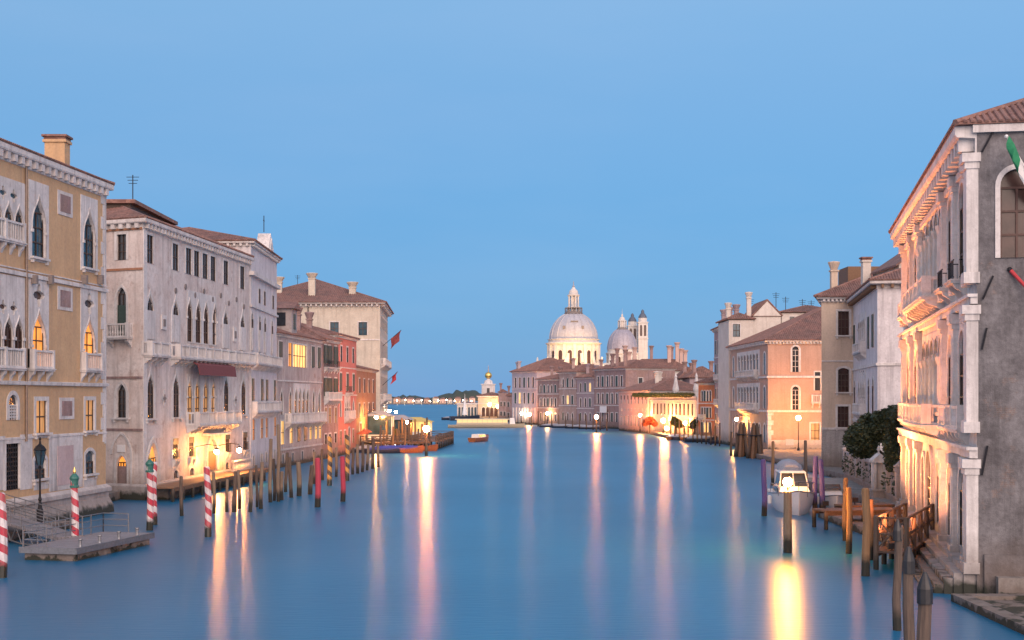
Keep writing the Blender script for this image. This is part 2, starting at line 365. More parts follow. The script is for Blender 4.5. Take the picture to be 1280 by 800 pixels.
MC = {}
def window_meshes(sp):
    key = repr(sorted(sp.items(), key=lambda k: k[0]))
    if key in MC: return MC[key]
    wd, h, sh, t, pr, dp = sp['w'], sp['h'], sp['sh'], sp['t'], sp['proud'], sp['depth']
    fm = sp['fmat']; res = {}
    fr = MB()
    def reveal(loop, y0, y1, close=True):
        n = len(loop); k = n if close else n-1
        fr.add([(x, y0, z) for x, z in loop] + [(x, y1, z) for x, z in loop], [(i, (i+1) % n, n+(i+1) % n, n+i) for i in range(k)])
    if sp['panel']:
        l, b, tp = sp['panel']                                # side margin, below, above
        ops = sp['ops'] or ((0, 0, wd, h, sh),)
        rect = [(-wd/2-l, -b), (wd/2+l, -b), (wd/2+l, h+tp), (-wd/2-l, h+tp)]
        holes = [[(x+ox, z+oz) for x, z in outline(s2, ow, oh)] for ox, oz, ow, oh, s2 in ops] + [quatre(*q) for q in (sp['quat'] or ())]
        P, T = tess([rect] + holes)
        fr.add([(p.x, -pr, p.y) for p in P], T)
        reveal(rect, -pr, .03)
        for L in holes: reveal(L, -pr, dp)
        for ox, oz, ow, oh, s2 in ops:                        # raised moulding round each light, with capitals
            o1 = [(x+ox, z+oz) for x, z in outline(s2, ow, oh)][1:]; o2 = [(x+ox, z+oz) for x, z in outline(s2, ow+.2, oh+.12)][1:]
            n = len(o1); y = -pr-.05
            fr.add([(a, y, c) for a, c in o1] + [(a, y, c) for a, c in o2] + [(a, -pr+.01, c) for a, c in o2], [(i, i+1, n+i+1, n+i) for i in range(n-1)] + [(n+i, n+i+1, 2*n+i+1, 2*n+i) for i in range(n-1)])
            if s2 != 'rect':
                zs = oz + oh - (1.15*ow if s2 == 'ogee' else .866*ow if s2 == 'point' else ow/2)
                for q in (-1, 1): fr.box(ox+q*(ow/2+.06)-.13, ox+q*(ow/2+.06)+.13, -pr-.11, -pr+.02, zs-.22, zs)
        pane = [(-wd/2-l+.05, -b+.05), (wd/2+l-.05, -b+.05), (wd/2+l-.05, h+tp-.05), (-wd/2-l+.05, h+tp-.05)]
        hole = [(-wd/2-l+.04, -b+.04), (wd/2+l-.04, -b+.04), (wd/2+l-.04, h+tp-.04), (-wd/2-l+.04, h+tp-.04)]
    else:
        o1 = outline(sh, wd, h); o2 = outline(sh, wd+2*t, h+t)
        n = len(o1)
        idx = [(i, i+1) for i in range(1, n-1)] + [(n-1, 0)]
        fr.add([(a, -pr, c) for a, c in o1] + [(a, -pr, c) for a, c in o2] + [(a, .03, c) for a, c in o2], [(i, j, n+j, n+i) for i, j in idx] + [(n+i, n+j, 2*n+j, 2*n+i) for i, j in idx])
        reveal(o1, -pr, dp)
        hole = outline(sh, wd+.06, h+.03)
        pane = outline(sh, wd+.02, h+.01)
    res['frame'] = fr.mesh('window', fm)
    pn = MB(); pn.add([(x, dp-.03, z) for x, z in pane], [tuple(range(len(pane)))])
    res['pane'] = pn.mesh('pane', sp['pane'])
    if sp['quat'] and sp['pane'] is lit_o:          # the quatrefoils above a lit arch stay dark
        l, b, tp = sp['panel']; zq = h+.08; pn = MB(); pn.add([(-wd/2-l+.05, dp-.03, -b+.05), (wd/2+l-.05, dp-.03, -b+.05), (wd/2+l-.05, dp-.03, zq), (-wd/2-l+.05, dp-.03, zq)], [(0,1,2,3)]); res['pane'] = pn.mesh('pane', sp['pane'])
        pn = MB(); pn.add([(-wd/2-l+.05, dp-.03, zq+.004), (wd/2+l-.05, dp-.03, zq+.004), (wd/2+l-.05, dp-.03, h+tp-.05), (-wd/2-l+.05, dp-.03, h+tp-.05)], [(0,1,2,3)]); res['tracery'] = pn.mesh('tracery_pane', glassbr)
    if sp['bars']:
        nx, nz = sp['bars']; sb = MB(); q = .035 if wd < 1.2 else .05; ops = sp['ops'] or ((0, 0, wd, h, sh),)
        for ox, oz, ow, oh, s2 in ops:
            top = oh - (0 if s2 == 'rect' else ow*.55)
            y = dp-.10
            for i in range(1, nx+1): sb.box(ox-ow/2+ow*i/(nx+1)-q, ox-ow/2+ow*i/(nx+1)+q, y, y+.05, oz, oz+top)
            for i in range(1, nz+1): sb.box(ox-ow/2, ox+ow/2, y-.004, y+.046, oz+top*i/(nz+1)-q, oz+top*i/(nz+1)+q)
            if s2 != 'rect': sb.box(ox-ow/2, ox+ow/2, y-.008, y+.042, oz+top-q, oz+top+q)
            for e in (-1, 1): sb.box(ox+e*(ow/2-q)-q, ox+e*(ow/2-q)+q, y-.012, y+.038, oz, oz+top)
        res['sash'] = sb.mesh('sash', sp['smat'])
    if sp['sill']:
        s2 = MB(); a = wd/2 + t + .12; s2.box(-a, a, -.28, .02, -.16, -.003)
        for e in (-1, 1): s2.box(e*(a-.25)-.09, e*(a-.25)+.09, -.2, .01, -.42, -.163)
        res['sill'] = s2.mesh('sill', fm)
    if sp['blind']:
        k = sp['blind']; b_ = MB(); b_.box(-wd/2, wd/2, dp-.20, dp-.14, 0 if k < 0 else h*(1-k), h*abs(k) if k < 0 else h); res['shutter'] = b_.mesh('shutter', sp['shmat'])
    if sp['shut']:
        for e, nm in ((-1, 'shutter_a'), (1, 'shutter_b')):
            s3 = MB(); hw = wd*.5; x0 = e*(wd/2+.03); x1 = x0 + e*hw; s3.box(min(x0,x1), max(x0,x1), -.16, -.09, .02, h-.02)
            for k in range(1, 3): s3.box(min(x0,x1)+.06, max(x0,x1)-.06, -.185, -.163, h*k/3-.05, h*k/3+.05)
            res[nm] = s3.mesh('shutter', sp['shmat'])
    MC[key] = (res, hole); return MC[key]
WDEF = dict(sh='rect', t=.18, proud=.05, depth=.28, pane=glass, bars=None, sill=False, panel=None, ops=None, quat=None, fmat=istria, smat=darkwood, shut=False, shmat=greensh, blind=0)

class Facade:
    def __init__(s, b, i):
        s.b = b; A = b.poly[i]; B = b.poly[(i+1) % len(b.poly)]
        s.A = A; s.L = (B-A).length; s.d = (B-A).normalized(); s.nrm = Vector((s.d.y, -s.d.x, 0)); s.rz = math.atan2(s.d.y, s.d.x); s.holes = []
    def u(s, px):
        k = (px-640)/FPX; return (k*s.A.y - s.A.x)/(s.d.x - k*s.d.y)
    def D(s, px): return s.A.y + s.u(px)*s.d.y
    def z(s, px, py): return PZ(py, s.D(px))
    def pt(s, u, z=0, out=0): return s.A + s.d*u + s.nrm*out + Vector((0,0,z))
    def at(s, u, z0, wd, h, name='window', **kw):
        sp = dict(WDEF); sp.update(kw); sp['w'] = round(wd, 2); sp['h'] = round(h, 2)
        c = s.pt(u); vd = Vector((c.x, c.y, 0)).normalized(); sn = abs(vd.dot(s.nrm)); ow = sp['ops'][0][2] if sp['ops'] else wd
        sp['depth'] = round(min(sp['depth'], max(.06, .24*ow*sn/math.sqrt(max(1-sn*sn, .01)))), 2)
        res, hole = window_meshes(sp)
        H = [(x+u, z+z0) for x, z in hole]
        if min(p[0] for p in H) < .03 or max(p[0] for p in H) > s.L-.03 or max(p[1] for p in H) > s.b.z1-.02: print('skip', s.b.root.name, round(u,1), round(z0,1)); return None
        for G in s.holes:
            if min(p[0] for p in H) < max(p[0] for p in G) and max(p[0] for p in H) > min(p[0] for p in G) and min(p[1] for p in H) < max(p[1] for p in G) and max(p[1] for p in H) > min(p[1] for p in G):
                print('overlap', s.b.root.name, round(u,1), round(z0,1)); return None
        s.holes.append(H)
        o = link(name, res['frame'], s.b.root, s.pt(u, z0) - s.b.o, s.rz)
        for k, me in res.items():
            if k != 'frame': link(me.name.split('.')[0], me, o)
        return o
    def row(s, pxs, ref, wd, **kw):
        px, top, bot = ref; z0 = s.z(px, bot); h = s.z(px, top) - z0
        return [s.at(s.u(x), z0, wd, h, **kw) for x in pxs]
    def rowu(s, us, z0, h, wd, **kw): return [s.at(u, z0, wd, h, **kw) for u in us]
    def grid(s, n, zs, wd, h, m=1.5, **kw):
        for z0 in zs:
            for k in range(n): s.at(m + (s.L-2*m)*(k+.5)/n, z0, wd, h, **kw)
    def box(s, name, u0, u1, z0, z1, out, mat, inn=.01, parent=None):
        m = MB(); c = s.pt((u0+u1)/2) - s.b.o; m.obox(c, s.d, (u1-u0)/2, s.nrm, -inn, out, z0, z1); return m.build(name, mat, parent or s.b.root)
    def quoins(s, u, z0, z1, step=.95, wa=.75, wb=.45, mat=istria, out=.04):
        m = MB(); z = z0; k = 0
        while z < z1-.2:
            ww = wa if k % 2 else wb; uu = (u, u+ww) if u < s.L/2 else (u-ww, u)
            m.obox(s.pt(sum(uu)/2)-s.b.o, s.d, (uu[1]-uu[0])/2, s.nrm, -.01, out, z+.02, min(z+step, z1)-.02); z += step; k += 1
        return m.build('quoin', mat, s.b.root)
    def pilaster(s, u, z0, z1, wd=.9, out=.3, mat=istria):
        m = MB(); c = s.pt(u)-s.b.o
        m.obox(c, s.d, wd/2+.14, s.nrm, -.01, out+.12, z0, z0+.55); m.obox(c, s.d, wd/2, s.nrm, -.01, out, z0+.55, z1-.75)
        m.obox(c, s.d, wd/2-.22, s.nrm, out-.01, out+.05, z0+1.0, z1-1.2)
        m.obox(c, s.d, wd/2+.08, s.nrm, -.01, out+.08, z1-.75, z1-.5); m.obox(c, s.d, wd/2+.2, s.nrm, -.01, out+.2, z1-.5, z1)
        return m.build('pilaster', mat, s.b.root)
    def balcony(s, u0, u1, z, dep=.9, h=1.0, mat=istria, nb=None, simple=False, iron_=False, sp=.24):
        W = u1-u0; m = MB(); key = ('bal', round(W,1), dep, h, mat.name, nb, simple, iron_)
        if key not in MC:
            m.box(-W/2, W/2, -dep, .01, -.2, 0); m.box(-W/2-.06, W/2+.06, -dep-.06, .01, -.08, -.02)
            nb2 = nb or max(2, int(W/1.3)+1)
            for i in range(nb2):
                x = -W/2+.25 + (W-.5)*i/(nb2-1)
                m.add([(x-.14,.01,-.203),(x-.14,-dep*.85,-.203),(x-.14,-dep*.75,-.42),(x-.14,-dep*.35,-.6),(x-.14,.01,-.95)] + [(x+.14,.01,-.203),(x+.14,-dep*.85,-.203),(x+.14,-dep*.75,-.42),(x+.14,-dep*.35,-.6),(x+.14,.01,-.95)],
                      [(0,1,2,3,4),(9,8,7,6,5)] + [(i2,(i2+1)%5,5+(i2+1)%5,5+i2) for i2 in range(5)])
            b = MB()
            def run(p, q):
                d = Vector(q)-Vector(p); L = d.length; d.normalize(); nn = Vector((d.y,-d.x,0)); mid = (Vector(p)+Vector(q))/2
                if not iron_:
                    b.obox(mid, d, L/2, nn, -.1, .1, h-.14, h); b.obox(mid, d, L/2, nn, -.1, .1, .003, .12)
                else: b.obox(mid, d, L/2, nn, -.03, .03, h-.05, h); b.obox(mid, d, L/2, nn, -.02, .02, .08, .12)
                k = max(1, int(L/sp))
                for j in range(k):
                    c = Vector(p) + d*(L*(j+.5)/k)
                    if iron_: b.obox(c, d, .012, nn, -.012, .012, .003, h-.04)
                    elif simple: b.obox(c, d, .04, nn, -.05, .05, .12, h-.14)
                    else: b.lathe([(.05,.12),(.05,.17),(.095,.3*h),(.045,.55*h),(.07,h-.2),(.07,h-.14)], 6, (c.x,c.y,0), cap=False)
                np_ = max(1, round(L/2.6))
                if not iron_:
                    for j in range(np_+1):
                        c = Vector(p) + d*(L*j/np_); b.obox(c, d, .13, nn, -.13, .13, .004, h+.06)
            y = -dep+.14; run((-W/2+.13, y, 0), (W/2-.13, y, 0)); run((-W/2+.13, 0, 0), (-W/2+.13, y+.26, 0)); run((W/2-.13, y+.26, 0), (W/2-.13, 0, 0))
            MC[key] = (m.mesh('balcony', mat), b.mesh('balustrade', iron if iron_ else mat))
        a, b = MC[key]; o = link('balcony', a, s.b.root, s.pt((u0+u1)/2, z)-s.b.o, s.rz); link('balustrade', b, o); return o

def offset_poly(poly, o):
    n = len(poly); out = []
    if isinstance(o, (list, tuple)):
        for i in range(n):
            d1 = (poly[i]-poly[i-1]).normalized(); d2 = (poly[(i+1) % n]-poly[i]).normalized(); n1 = Vector((d1.y,-d1.x,0)); n2 = Vector((d2.y,-d2.x,0))
            a = poly[i]+n1*o[i-1]; b = poly[i]+n2*o[i]; cr = d1.x*d2.y-d1.y*d2.x
            t = ((b.x-a.x)*d2.y-(b.y-a.y)*d2.x)/cr; out.append(a+d1*t)
        return out
    for i in range(n):
        p0, p1, p2 = poly[i-1], poly[i], poly[(i+1) % n]
        d1 = (p1-p0).normalized(); d2 = (p2-p1).normalized(); n1 = Vector((d1.y,-d1.x,0)); n2 = Vector((d2.y,-d2.x,0))
        k = n1+n2; out.append(p1 + k*(o/(1+n1.dot(n2))) if (1+n1.dot(n2)) > .1 else p1+n1*o)
    return out

class Building:
    def __init__(s, name, label, cat, pts, z1, mat, group=None, zb=-1.0):
        s.poly = [Vector((x, y, 0)) for x, y in pts]; s.z1 = z1; s.zb = zb; s.mat = mat
        s.o = s.poly[0].copy(); s.root = thing(name, label, cat, s.o, 0, group); s.fac = {}
    def f(s, i):
        if i not in s.fac: s.fac[i] = Facade(s, i)
        return s.fac[i]
    def walls(s, tops=None):
        m = MB(); n = len(s.poly)
        for i in range(n):
            fc = s.f(i); rect = [(0, s.zb), (fc.L, s.zb), (fc.L, s.z1), (0, s.z1)]
            if tops and i in tops: rect = rect[:2] + [(fc.L*a, s.z1+b) for a, b in tops[i]]
            P, T = tess([rect] + fc.holes)
            m.add([fc.pt(p.x, p.y)-s.o for p in P], T)
            for H in fc.holes:
                k = len(H); m.add([fc.pt(x, z)-s.o for x, z in H] + [fc.pt(x, z, -.3)-s.o for x, z in H], [(j, (j+1) % k, k+(j+1) % k, k+j) for j in range(k)])
        me = bpy.data.meshes.new('wall'); me.from_pydata(m.v, [], m.f); me.materials.append(s.mat); me.update()
        return link('wall', me, s.root)
    def ring(s, name, prof, mat):
        """moulding swept round the whole footprint; prof = (out, z) from bottom to top"""
        m = MB(); n = len(s.poly); vs = []
        for o, z in prof: vs += [p + Vector((0,0,z)) - s.o for p in offset_poly(s.poly, o)]
        k = len(prof); m.add(vs, [(j*n+i, j*n+(i+1) % n, (j+1)*n+(i+1) % n, (j+1)*n+i) for j in range(k-1) for i in range(n)])
        return m.build(name, mat, s.root)
    def course(s, z, h=.22, out=.10, mat=istria): return s.ring('string_course', [(-.02, z), (out, z+.02), (out, z+h-.02), (-.02, z+h)], mat)
    def cornice(s, z, h=.7, out=.6, mat=istria, bmat=None, sp=.7, edges=(0, 3), bw=.26, lim=None):
        prof = [(-.02, z), (.07, z+.03), (.07, z+h*.55), (out*.9, z+h*.6), (out, z+h*.7), (out, z+h), (-.02, z+h)]
        m = MB(); n = len(s.poly); vs = []
        for o, zz in prof:
            oo = o if not lim else [min(o, lim.get(i, 99)) for i in range(n)]
            vs += [p + Vector((0,0,zz)) - s.o for p in offset_poly(s.poly, oo)]
        k = len(prof); m.add(vs, [(j*n+i, j*n+(i+1) % n, (j+1)*n+(i+1) % n, (j+1)*n+i) for j in range(k-1) for i in range(n)])
        if sp:
            for i in edges:
                fc = s.f(i); k = int(fc.L/sp)
                for j in range(k): m.obox(fc.pt(fc.L*(j+.5)/k)-s.o, fc.d, bw/2, fc.nrm, .02, out*.8, z+h*.12, z+h*.6, 1)
        return m.build('cornice', [mat, bmat or mat], s.root)
    def roof(s, z, rise, over=.5, hip=1.0, axis=None, rows=.28, mat=tile):
        q = [p + Vector((0,0,z)) for p in offset_poly(s.poly, over)]
        ov = over; a = axis if axis is not None else (0 if (q[1]-q[0]).length >= (q[2]-q[1]).length else 1)
        q = q[a:]+q[:a]; m0 = (q[3]+q[0])/2; m1 = (q[1]+q[2])/2; wd = ((q[3]-q[0]).length + (q[1]-q[2]).length)/2
        ax = (m1-m0); L = ax.length; ax.normalize(); k = min(hip*wd/2, L*.49)
        r0 = m0 + ax*k + Vector((0,0,rise)); r1 = m1 - ax*k + Vector((0,0,rise))
        m = MB(); up = Vector((0,0,.09))
        m.add([p-s.o for p in q] + [p-s.o+up for p in q] + [r0-s.o+up, r1-s.o+up], [(3,2,1,0),(0,1,5,4),(1,2,6,5),(2,3,7,6),(3,0,4,7),(4,5,9,8),(6,7,8,9)]); m.add([m.v[i] for i in (5,6,9)], [(0,1,2)], 1 if hip == 0 else 0); m.add([m.v[i] for i in (7,4,8)], [(0,1,2)], 1 if hip == 0 else 0)
        if rows:
            for p0, p1, t0, t1 in ((q[0],q[1],r0,r1), (q[1],q[2],r1,r1), (q[2],q[3],r1,r0), (q[3],q[0],r0,r0)):
                e = (p1-p0); LL = e.length; e.normalize(); nn = e.cross((t0-p0)).normalized(); sl = nn.cross(e)
                if nn.z < 0: nn = -nn; sl = -sl
                if sl.z < 0: sl = -sl
                if nn.y > .75 or (hip == 0 and (t0-t1).length < .1): continue
                hs = (t0-p0).dot(sl); xl = (t0-p0).dot(e); xr = (t1-p0).dot(e); kk = int(LL/rows)
                for j in range(kk):
                    x = LL*(j+.5)/kk; hh = hs
                    if x < xl: hh = hs*x/xl
                    elif x > xr: hh = hs*(LL-x)/max(LL-xr, .01)
                    if hh < .3: continue
                    c0 = p0 + e*x + up - s.o - sl*.06; rr = rows*.34; jit = random.uniform(-.02,.02); vs = []
                    segs = 2
                    for g in range(segs+1):
                        cc = c0 + sl*(hh*g/segs) + nn*(jit if g == 1 else 0)
                        vs += [cc + e*(rr*math.cos(t)) + nn*(rr*math.sin(t)) for t in (math.pi, 2.35, 1.57, .78, 0)]
                    m.add(vs, [(g*5+i, g*5+i+1, g*5+5+i+1, g*5+5+i) for g in range(segs) for i in range(4)] + [(0,1,2,3,4)])
            for p, t in ((q[0],r0),(q[1],r1),(q[2],r1),(q[3],r0),(r0,r1)):
                if (t-p).length > .3: m.tube([p+up-s.o, t+up-s.o+(Vector((0,0,0)))], .16, 6)
        s.roofobj = m.build('roof', [mat, s.mat], s.root); return s.roofobj
    def chimney(s, x, y, z0, z1, wx=.9, wy=.9, mat=None, kind='flat'):
        m = MB(); c = Vector((x, y, 0)) - s.o; mat = mat or s.mat
        m.box(c.x-wx/2, c.x+wx/2, c.y-wy/2, c.y+wy/2, z0, z1-.5)
        m.box(c.x-wx/2-.12, c.x+wx/2+.12, c.y-wy/2-.12, c.y+wy/2+.12, z1-.5, z1-.3)
        if kind == 'flat':
            m.box(c.x-wx/2-.05, c.x+wx/2+.05, c.y-wy/2-.05, c.y+wy/2+.05, z1-.3, z1-.1, 1); m.box(c.x-wx/2-.18, c.x+wx/2+.18, c.y-wy/2-.18, c.y+wy/2+.18, z1-.1, z1+.06, 1)
        else: m.lathe([(wx*.5,0),(wx*.95,.9),(wx*.9,1.0),(.1,1.1)], 10, (c.x, c.y, z1-.3))
        return m.build('chimney', [mat, tile], getattr(s, 'roofobj', s.root))
    def box(s, name, x0, x1, y0, y1, z0, z1, mat, parent=None):
        m = MB(); m.box(x0-s.o.x, x1-s.o.x, y0-s.o.y, y1-s.o.y, z0, z1); return m.build(name, mat, parent or s.root)

def quad_left(A, B, b): A = Vector((*A,)); B = Vector((*B,)); b = Vector(b); return [A, B, B+b, A+b]
def quad_right(A, B, e): A = Vector(A); B = Vector(B); e = Vector(e); return [A, A+e, B+e, B]
# ------------------------------------------------------------------ water and quay ground
m = MB(); m.add([(-9000,-300,0),(9000,-300,0),(9000,26000,0),(-9000,26000,0)], [(0,1,2,3)])
tag(m.build('water', water_m), None, None, kind='structure')
m = MB()
m.box(-120, -34.6, 60, 215, -1.2, .75); m.box(-120, -27.5, 215, 330, -1.2, .8)
m.build('ground', quay).__setitem__('kind', 'structure')
m = MB(); m.box(36, 160, 136, 216, -1.2, .7); m.box(43, 200, 216, 300, -1.2, .7); m.box(34, 300, 300, 520, -1.2, .7); m.box(12, 200, 430, 800, -1.2, .7); m.box(-24, 12, 535, 800, -1.2, .7); m.box(28.9, 90, 101, 136, -1.2, .9); m.box(23, 90, 62, 101, -1.2, .5)
m.build('ground', quay).__setitem__('kind', 'structure')

# ------------------------------------------------------------------ left bank
# 1. ochre Gothic palace, nearest on the left
A = Vector((-35.0, 76.5)); B1 = Vector((-31.95, 105.7))
b = Building('gothic_palace', 'ochre stuccoed Gothic palace with white stone window panels and quatrefoils', 'palace', quad_left(A, B1, (-18, 2)), 25.3, ochre)
F = b.f(0); S = b.f(3)
for px, px_ref in ((48, 48), (111, 111)):
    # upper row: ogee light in a tall white panel
    zt, zb_ = (245, 322) if px == 48 else (262, 335)
    z0 = F.z(px, zb_); h = F.z(px, zt)-z0
    F.at(F.u(px), z0, 2.1, h, sh='ogee', panel=(.5, .3, .95), pane=glassb, bars=(1, 2), sill=True)
    zt, zb_ = (388, 460) if px == 48 else (397, 462)
    z0 = F.z(px, zb_); h = F.z(px, zt)-z0
    F.at(F.u(px), z0, 2.1, h, sh='ogee', panel=(.5, .2, 2.15), quat=((0, h+1.05, .88),), pane=lit_o, bars=(1, 2))
    F.balcony(F.u(px)-1.6, F.u(px)+1.6, F.z(px, zb_)-.02, .5, 1.25, simple=True, sp=.32)
for row, (zt, zb_) in enumerate(((240, 300), (372, 459))):   # loggia bay at the frame's left edge
    z0 = F.z(10, zb_); h = F.z(10, zt)-z0; uu = F.u(3)
    dz = h*(.74 if row else .78)
    F.at(uu, z0, 6.0, h+.01, sh='rect', panel=(.3, .2, .9 if not row else 1.5), pane=glassbr if row else glassb, bars=(1, 2), smat=darkwood,
         ops=((-2.25,0,1.2,dz,'ogee'), (-.75,0,1.2,dz,'ogee'), (.75,0,1.2,dz,'ogee'), (2.25,0,1.2,dz,'ogee')), quat=((-1.5,dz+.55,.5),(0,dz+.55,.5),(1.5,dz+.55,.5)))
    F.balcony(uu-2.9, uu+2.6, z0-.02, .4, 1.3, simple=True, sp=.32)
F.at(F.u(51.5), F.z(51, 541), 1.0, 2.25, t=.26, pane=lit_d, bars=(1, 1), sill=True, blind=.99, shmat=darkwood) if False else F.at(F.u(51.5), F.z(51, 541), 1.7, 2.25, t=.3, pane=lit_d, bars=(1, 1), sill=True)
F.at(F.u(112), F.z(112, 538), 1.6, 2.3, t=.3, pane=lit_d, bars=(1, 1), sill=True)
F.at(F.u(16), F.z(16, 525), 1.3, 1.7, sh='round', t=.28, pane=glass, bars=(3, 4), smat=istria)
for px, y0, y1 in ((81, 240, 270), (81, 359, 388), (83, 497, 524)):
    o = F.box('plaque', F.u(px)-1.25, F.u(px)+1.25, F.z(px, y1), F.z(px, y0), .05, istria2)
    o2 = F.box('plaque_panel', F.u(px)-.85, F.u(px)+.85, F.z(px, y1)+.25, F.z(px, y0)-.25, .075, mauve, parent=o)
# stone ground storey
zz0 = F.z(60, 564)
F.at(F.u(16), F.z(16, 612), 2.0, 3.1, t=.3, pane=glass, bars=(5, 9), smat=iron)
F.at(F.u(50), F.z(50, 598), 1.8, 1.6, sh='seg', t=.25, pane=glassb, bars=(1, 1), sill=True)
F.at(F.u(112), F.z(112, 592), 1.6, 1.75, sh='seg', t=.25, pane=glassb, bars=(1, 1), sill=True)
def stone_skin(F, u0, u1, z0, z1, out=.03, mat=istria): return F.box('stone_facing', u0, u1, z0, z1, out, mat)
zs = F.z(80, 542)
stone_skin(F, F.u(61), F.u(103), F.z(80, 612), zs); stone_skin(F, F.u(25), F.u(40), F.z(30, 612), F.z(30, 543)); stone_skin(F, .2, F.u(6), F.z(5, 612), F.z(5, 545))
stone_skin(F, F.u(42), F.u(60), F.z(50, 612), F.z(50, 603), .034); stone_skin(F, F.u(104), F.u(120), F.z(112, 612), F.z(112, 597), .034)
F.box('marble_panel', F.u(71), F.u(91), F.z(81, 606), F.z(81, 557), .06, pink_marble := wallmat('pink_marble', (.58,.46,.46), (.50,.38,.38), (.25,.18,.18), .4, damp=0, seed=21))
b.course(F.z(60, 352), .32, .16); b.course(F.z(60, 344)-.05, .12, .1); b.course(F.z(60, 547), .18, .08)
b.ring('string_course', [(-.02, F.z(100, 483)), (.2, F.z(100, 482.5)), (.24, F.z(100, 479)), (-.02, F.z(100, 478))], istria)
b.ring('plinth', [(.55, -1), (.45, .6), (.18, F.z(100, 618)-.5), (.16, F.z(100, 618)-.1), (.34, F.z(100, 618)-.05), (.34, F.z(100, 618)+.25), (.1, F.z(100, 618)+.45), (-.02, F.z(100, 618)+.5)], istria2)
F.quoins(F.L-.02, 5.5, 24.8, .98, .95, .6, istria); F.box('corner_strip', F.L-.32, F.L-.03, 5.4, 25, .06, istria)
for px in (39, 59, 102, 122):
    u = F.u(px); m = MB(); m.obox(F.pt(u)-b.o, F.d, .16, F.nrm, -.01, .45, F.z(px, 355), F.z(px, 344)); m.build('corbel', darkstone, b.root)
m = MB(); p = F.pt(F.u(31), 0, .12)-b.o; m.tube([p+Vector((0,0,6)), p+Vector((0,0,24.9))], .09, 8); m.build('drainpipe', plain('copper_pipe', (.20,.15,.12), .5, .3), b.root)
b.cornice(24.7, 1.05, .48, istria, bmat=istria2, sp=1.0, bw=.42); b.roof(25.76, 3.0, .5); b.walls()
b.chimney(-34.0, 100.5, 25.5, 28.5, 1.5, 1.2, ochre)

# 2. pale Gothic palace with the lit canal door
A = Vector((-32.4, 118)); B = Vector((-29.5, 151))
b = Building('gothic_palace', 'pale stone Gothic palace with brick side wall, lamplit canal door and maroon awning', 'palace', quad_left(A, B, (-16, 7)), 24.0, barb_f)
F = b.f(0); S = b.f(3)
F.row([187, 219, 235.5, 245.5, 256, 266, 282, 302.5], (187, 294, 329), 1.6, t=.22, pane=glass, bars=(1, 1))
F.row([187.6, 219.5, 282, 303], (187.6, 366, 424), 1.6, sh='ogee', t=.45, pane=glass, bars=(1, 2), blind=-.62, shmat=istria2)
z0 = F.z(236, 427); h = F.z(236, 373)-z0; uu = [F.u(x) for x in (236.3, 247.3, 257, 268)]; um = sum(uu)/4
F.at(um, z0, 8.6, h, panel=(.25, .1, .8), pane=glassbr, bars=(1, 2), ops=tuple((x-um, 0, 1.5, h, 'ogee') for x in uu))
F.row([188, 220, 282.5, 304], (188, 465, 523), 1.6, sh='ogee', t=.42, pane=glass, bars=(1, 2), sill=True)
z0 = F.z(236, 525); h = F.z(236, 471)-z0; uu = [F.u(x) for x in (236.5, 246, 256.5, 266.5)]; um = sum(uu)/4
F.at(um, z0, 8.4, h, panel=(.2, .1, .3), pane=lit_d, bars=(1, 2), ops=tuple((x-um, 0, 1.5, h*.97, 'ogee') for x in uu))
F.row([219, 239, 284, 306], (219, 548, 573), 1.5, t=.2, pane=glass, bars=(1, 1), blind=.3)
for px in (219, 239, 284, 306): F.balcony(F.u(px)-.9, F.u(px)+.9, F.z(219, 574), .35, .9, iron_=True, sp=.15)
F.row([219.6, 239.6, 284, 305.5], (219.6, 588, 605), 1.3, sh='seg', t=.22, pane=glass, bars=(2, 2), smat=iron)
F.at(F.u(190.5), 1.35, 2.6, F.z(190.5, 553)-1.35, name='gate', sh='point', t=.5, proud=.12, depth=.9, pane=lit_o, bars=(3, 5), smat=iron)
zd = 1.6
F.at(F.u(264.5), zd, 3.0, F.z(264.5, 549)-zd, name='door', sh='round', t=.45, proud=.15, depth=.6, pane=lit_y, bars=(2, 3), smat=darkwood, blind=-.62, shmat=brownwood)
F.balcony(F.u(178)+.1, F.u(202), F.z(190, 444), .9, 1.15, sp=.26, simple=True); F.balcony(F.u(213), F.u(309.5), F.z(213, 446), 1.0, 1.15, sp=.28, simple=True)
F.balcony(F.u(233), F.u(288), F.z(233, 531), 1.3, 1.2, sp=.26, simple=True)
o = F.box('hood_mould', F.u(252), F.u(279), F.z(264, 544), F.z(264, 541), .9, istria)
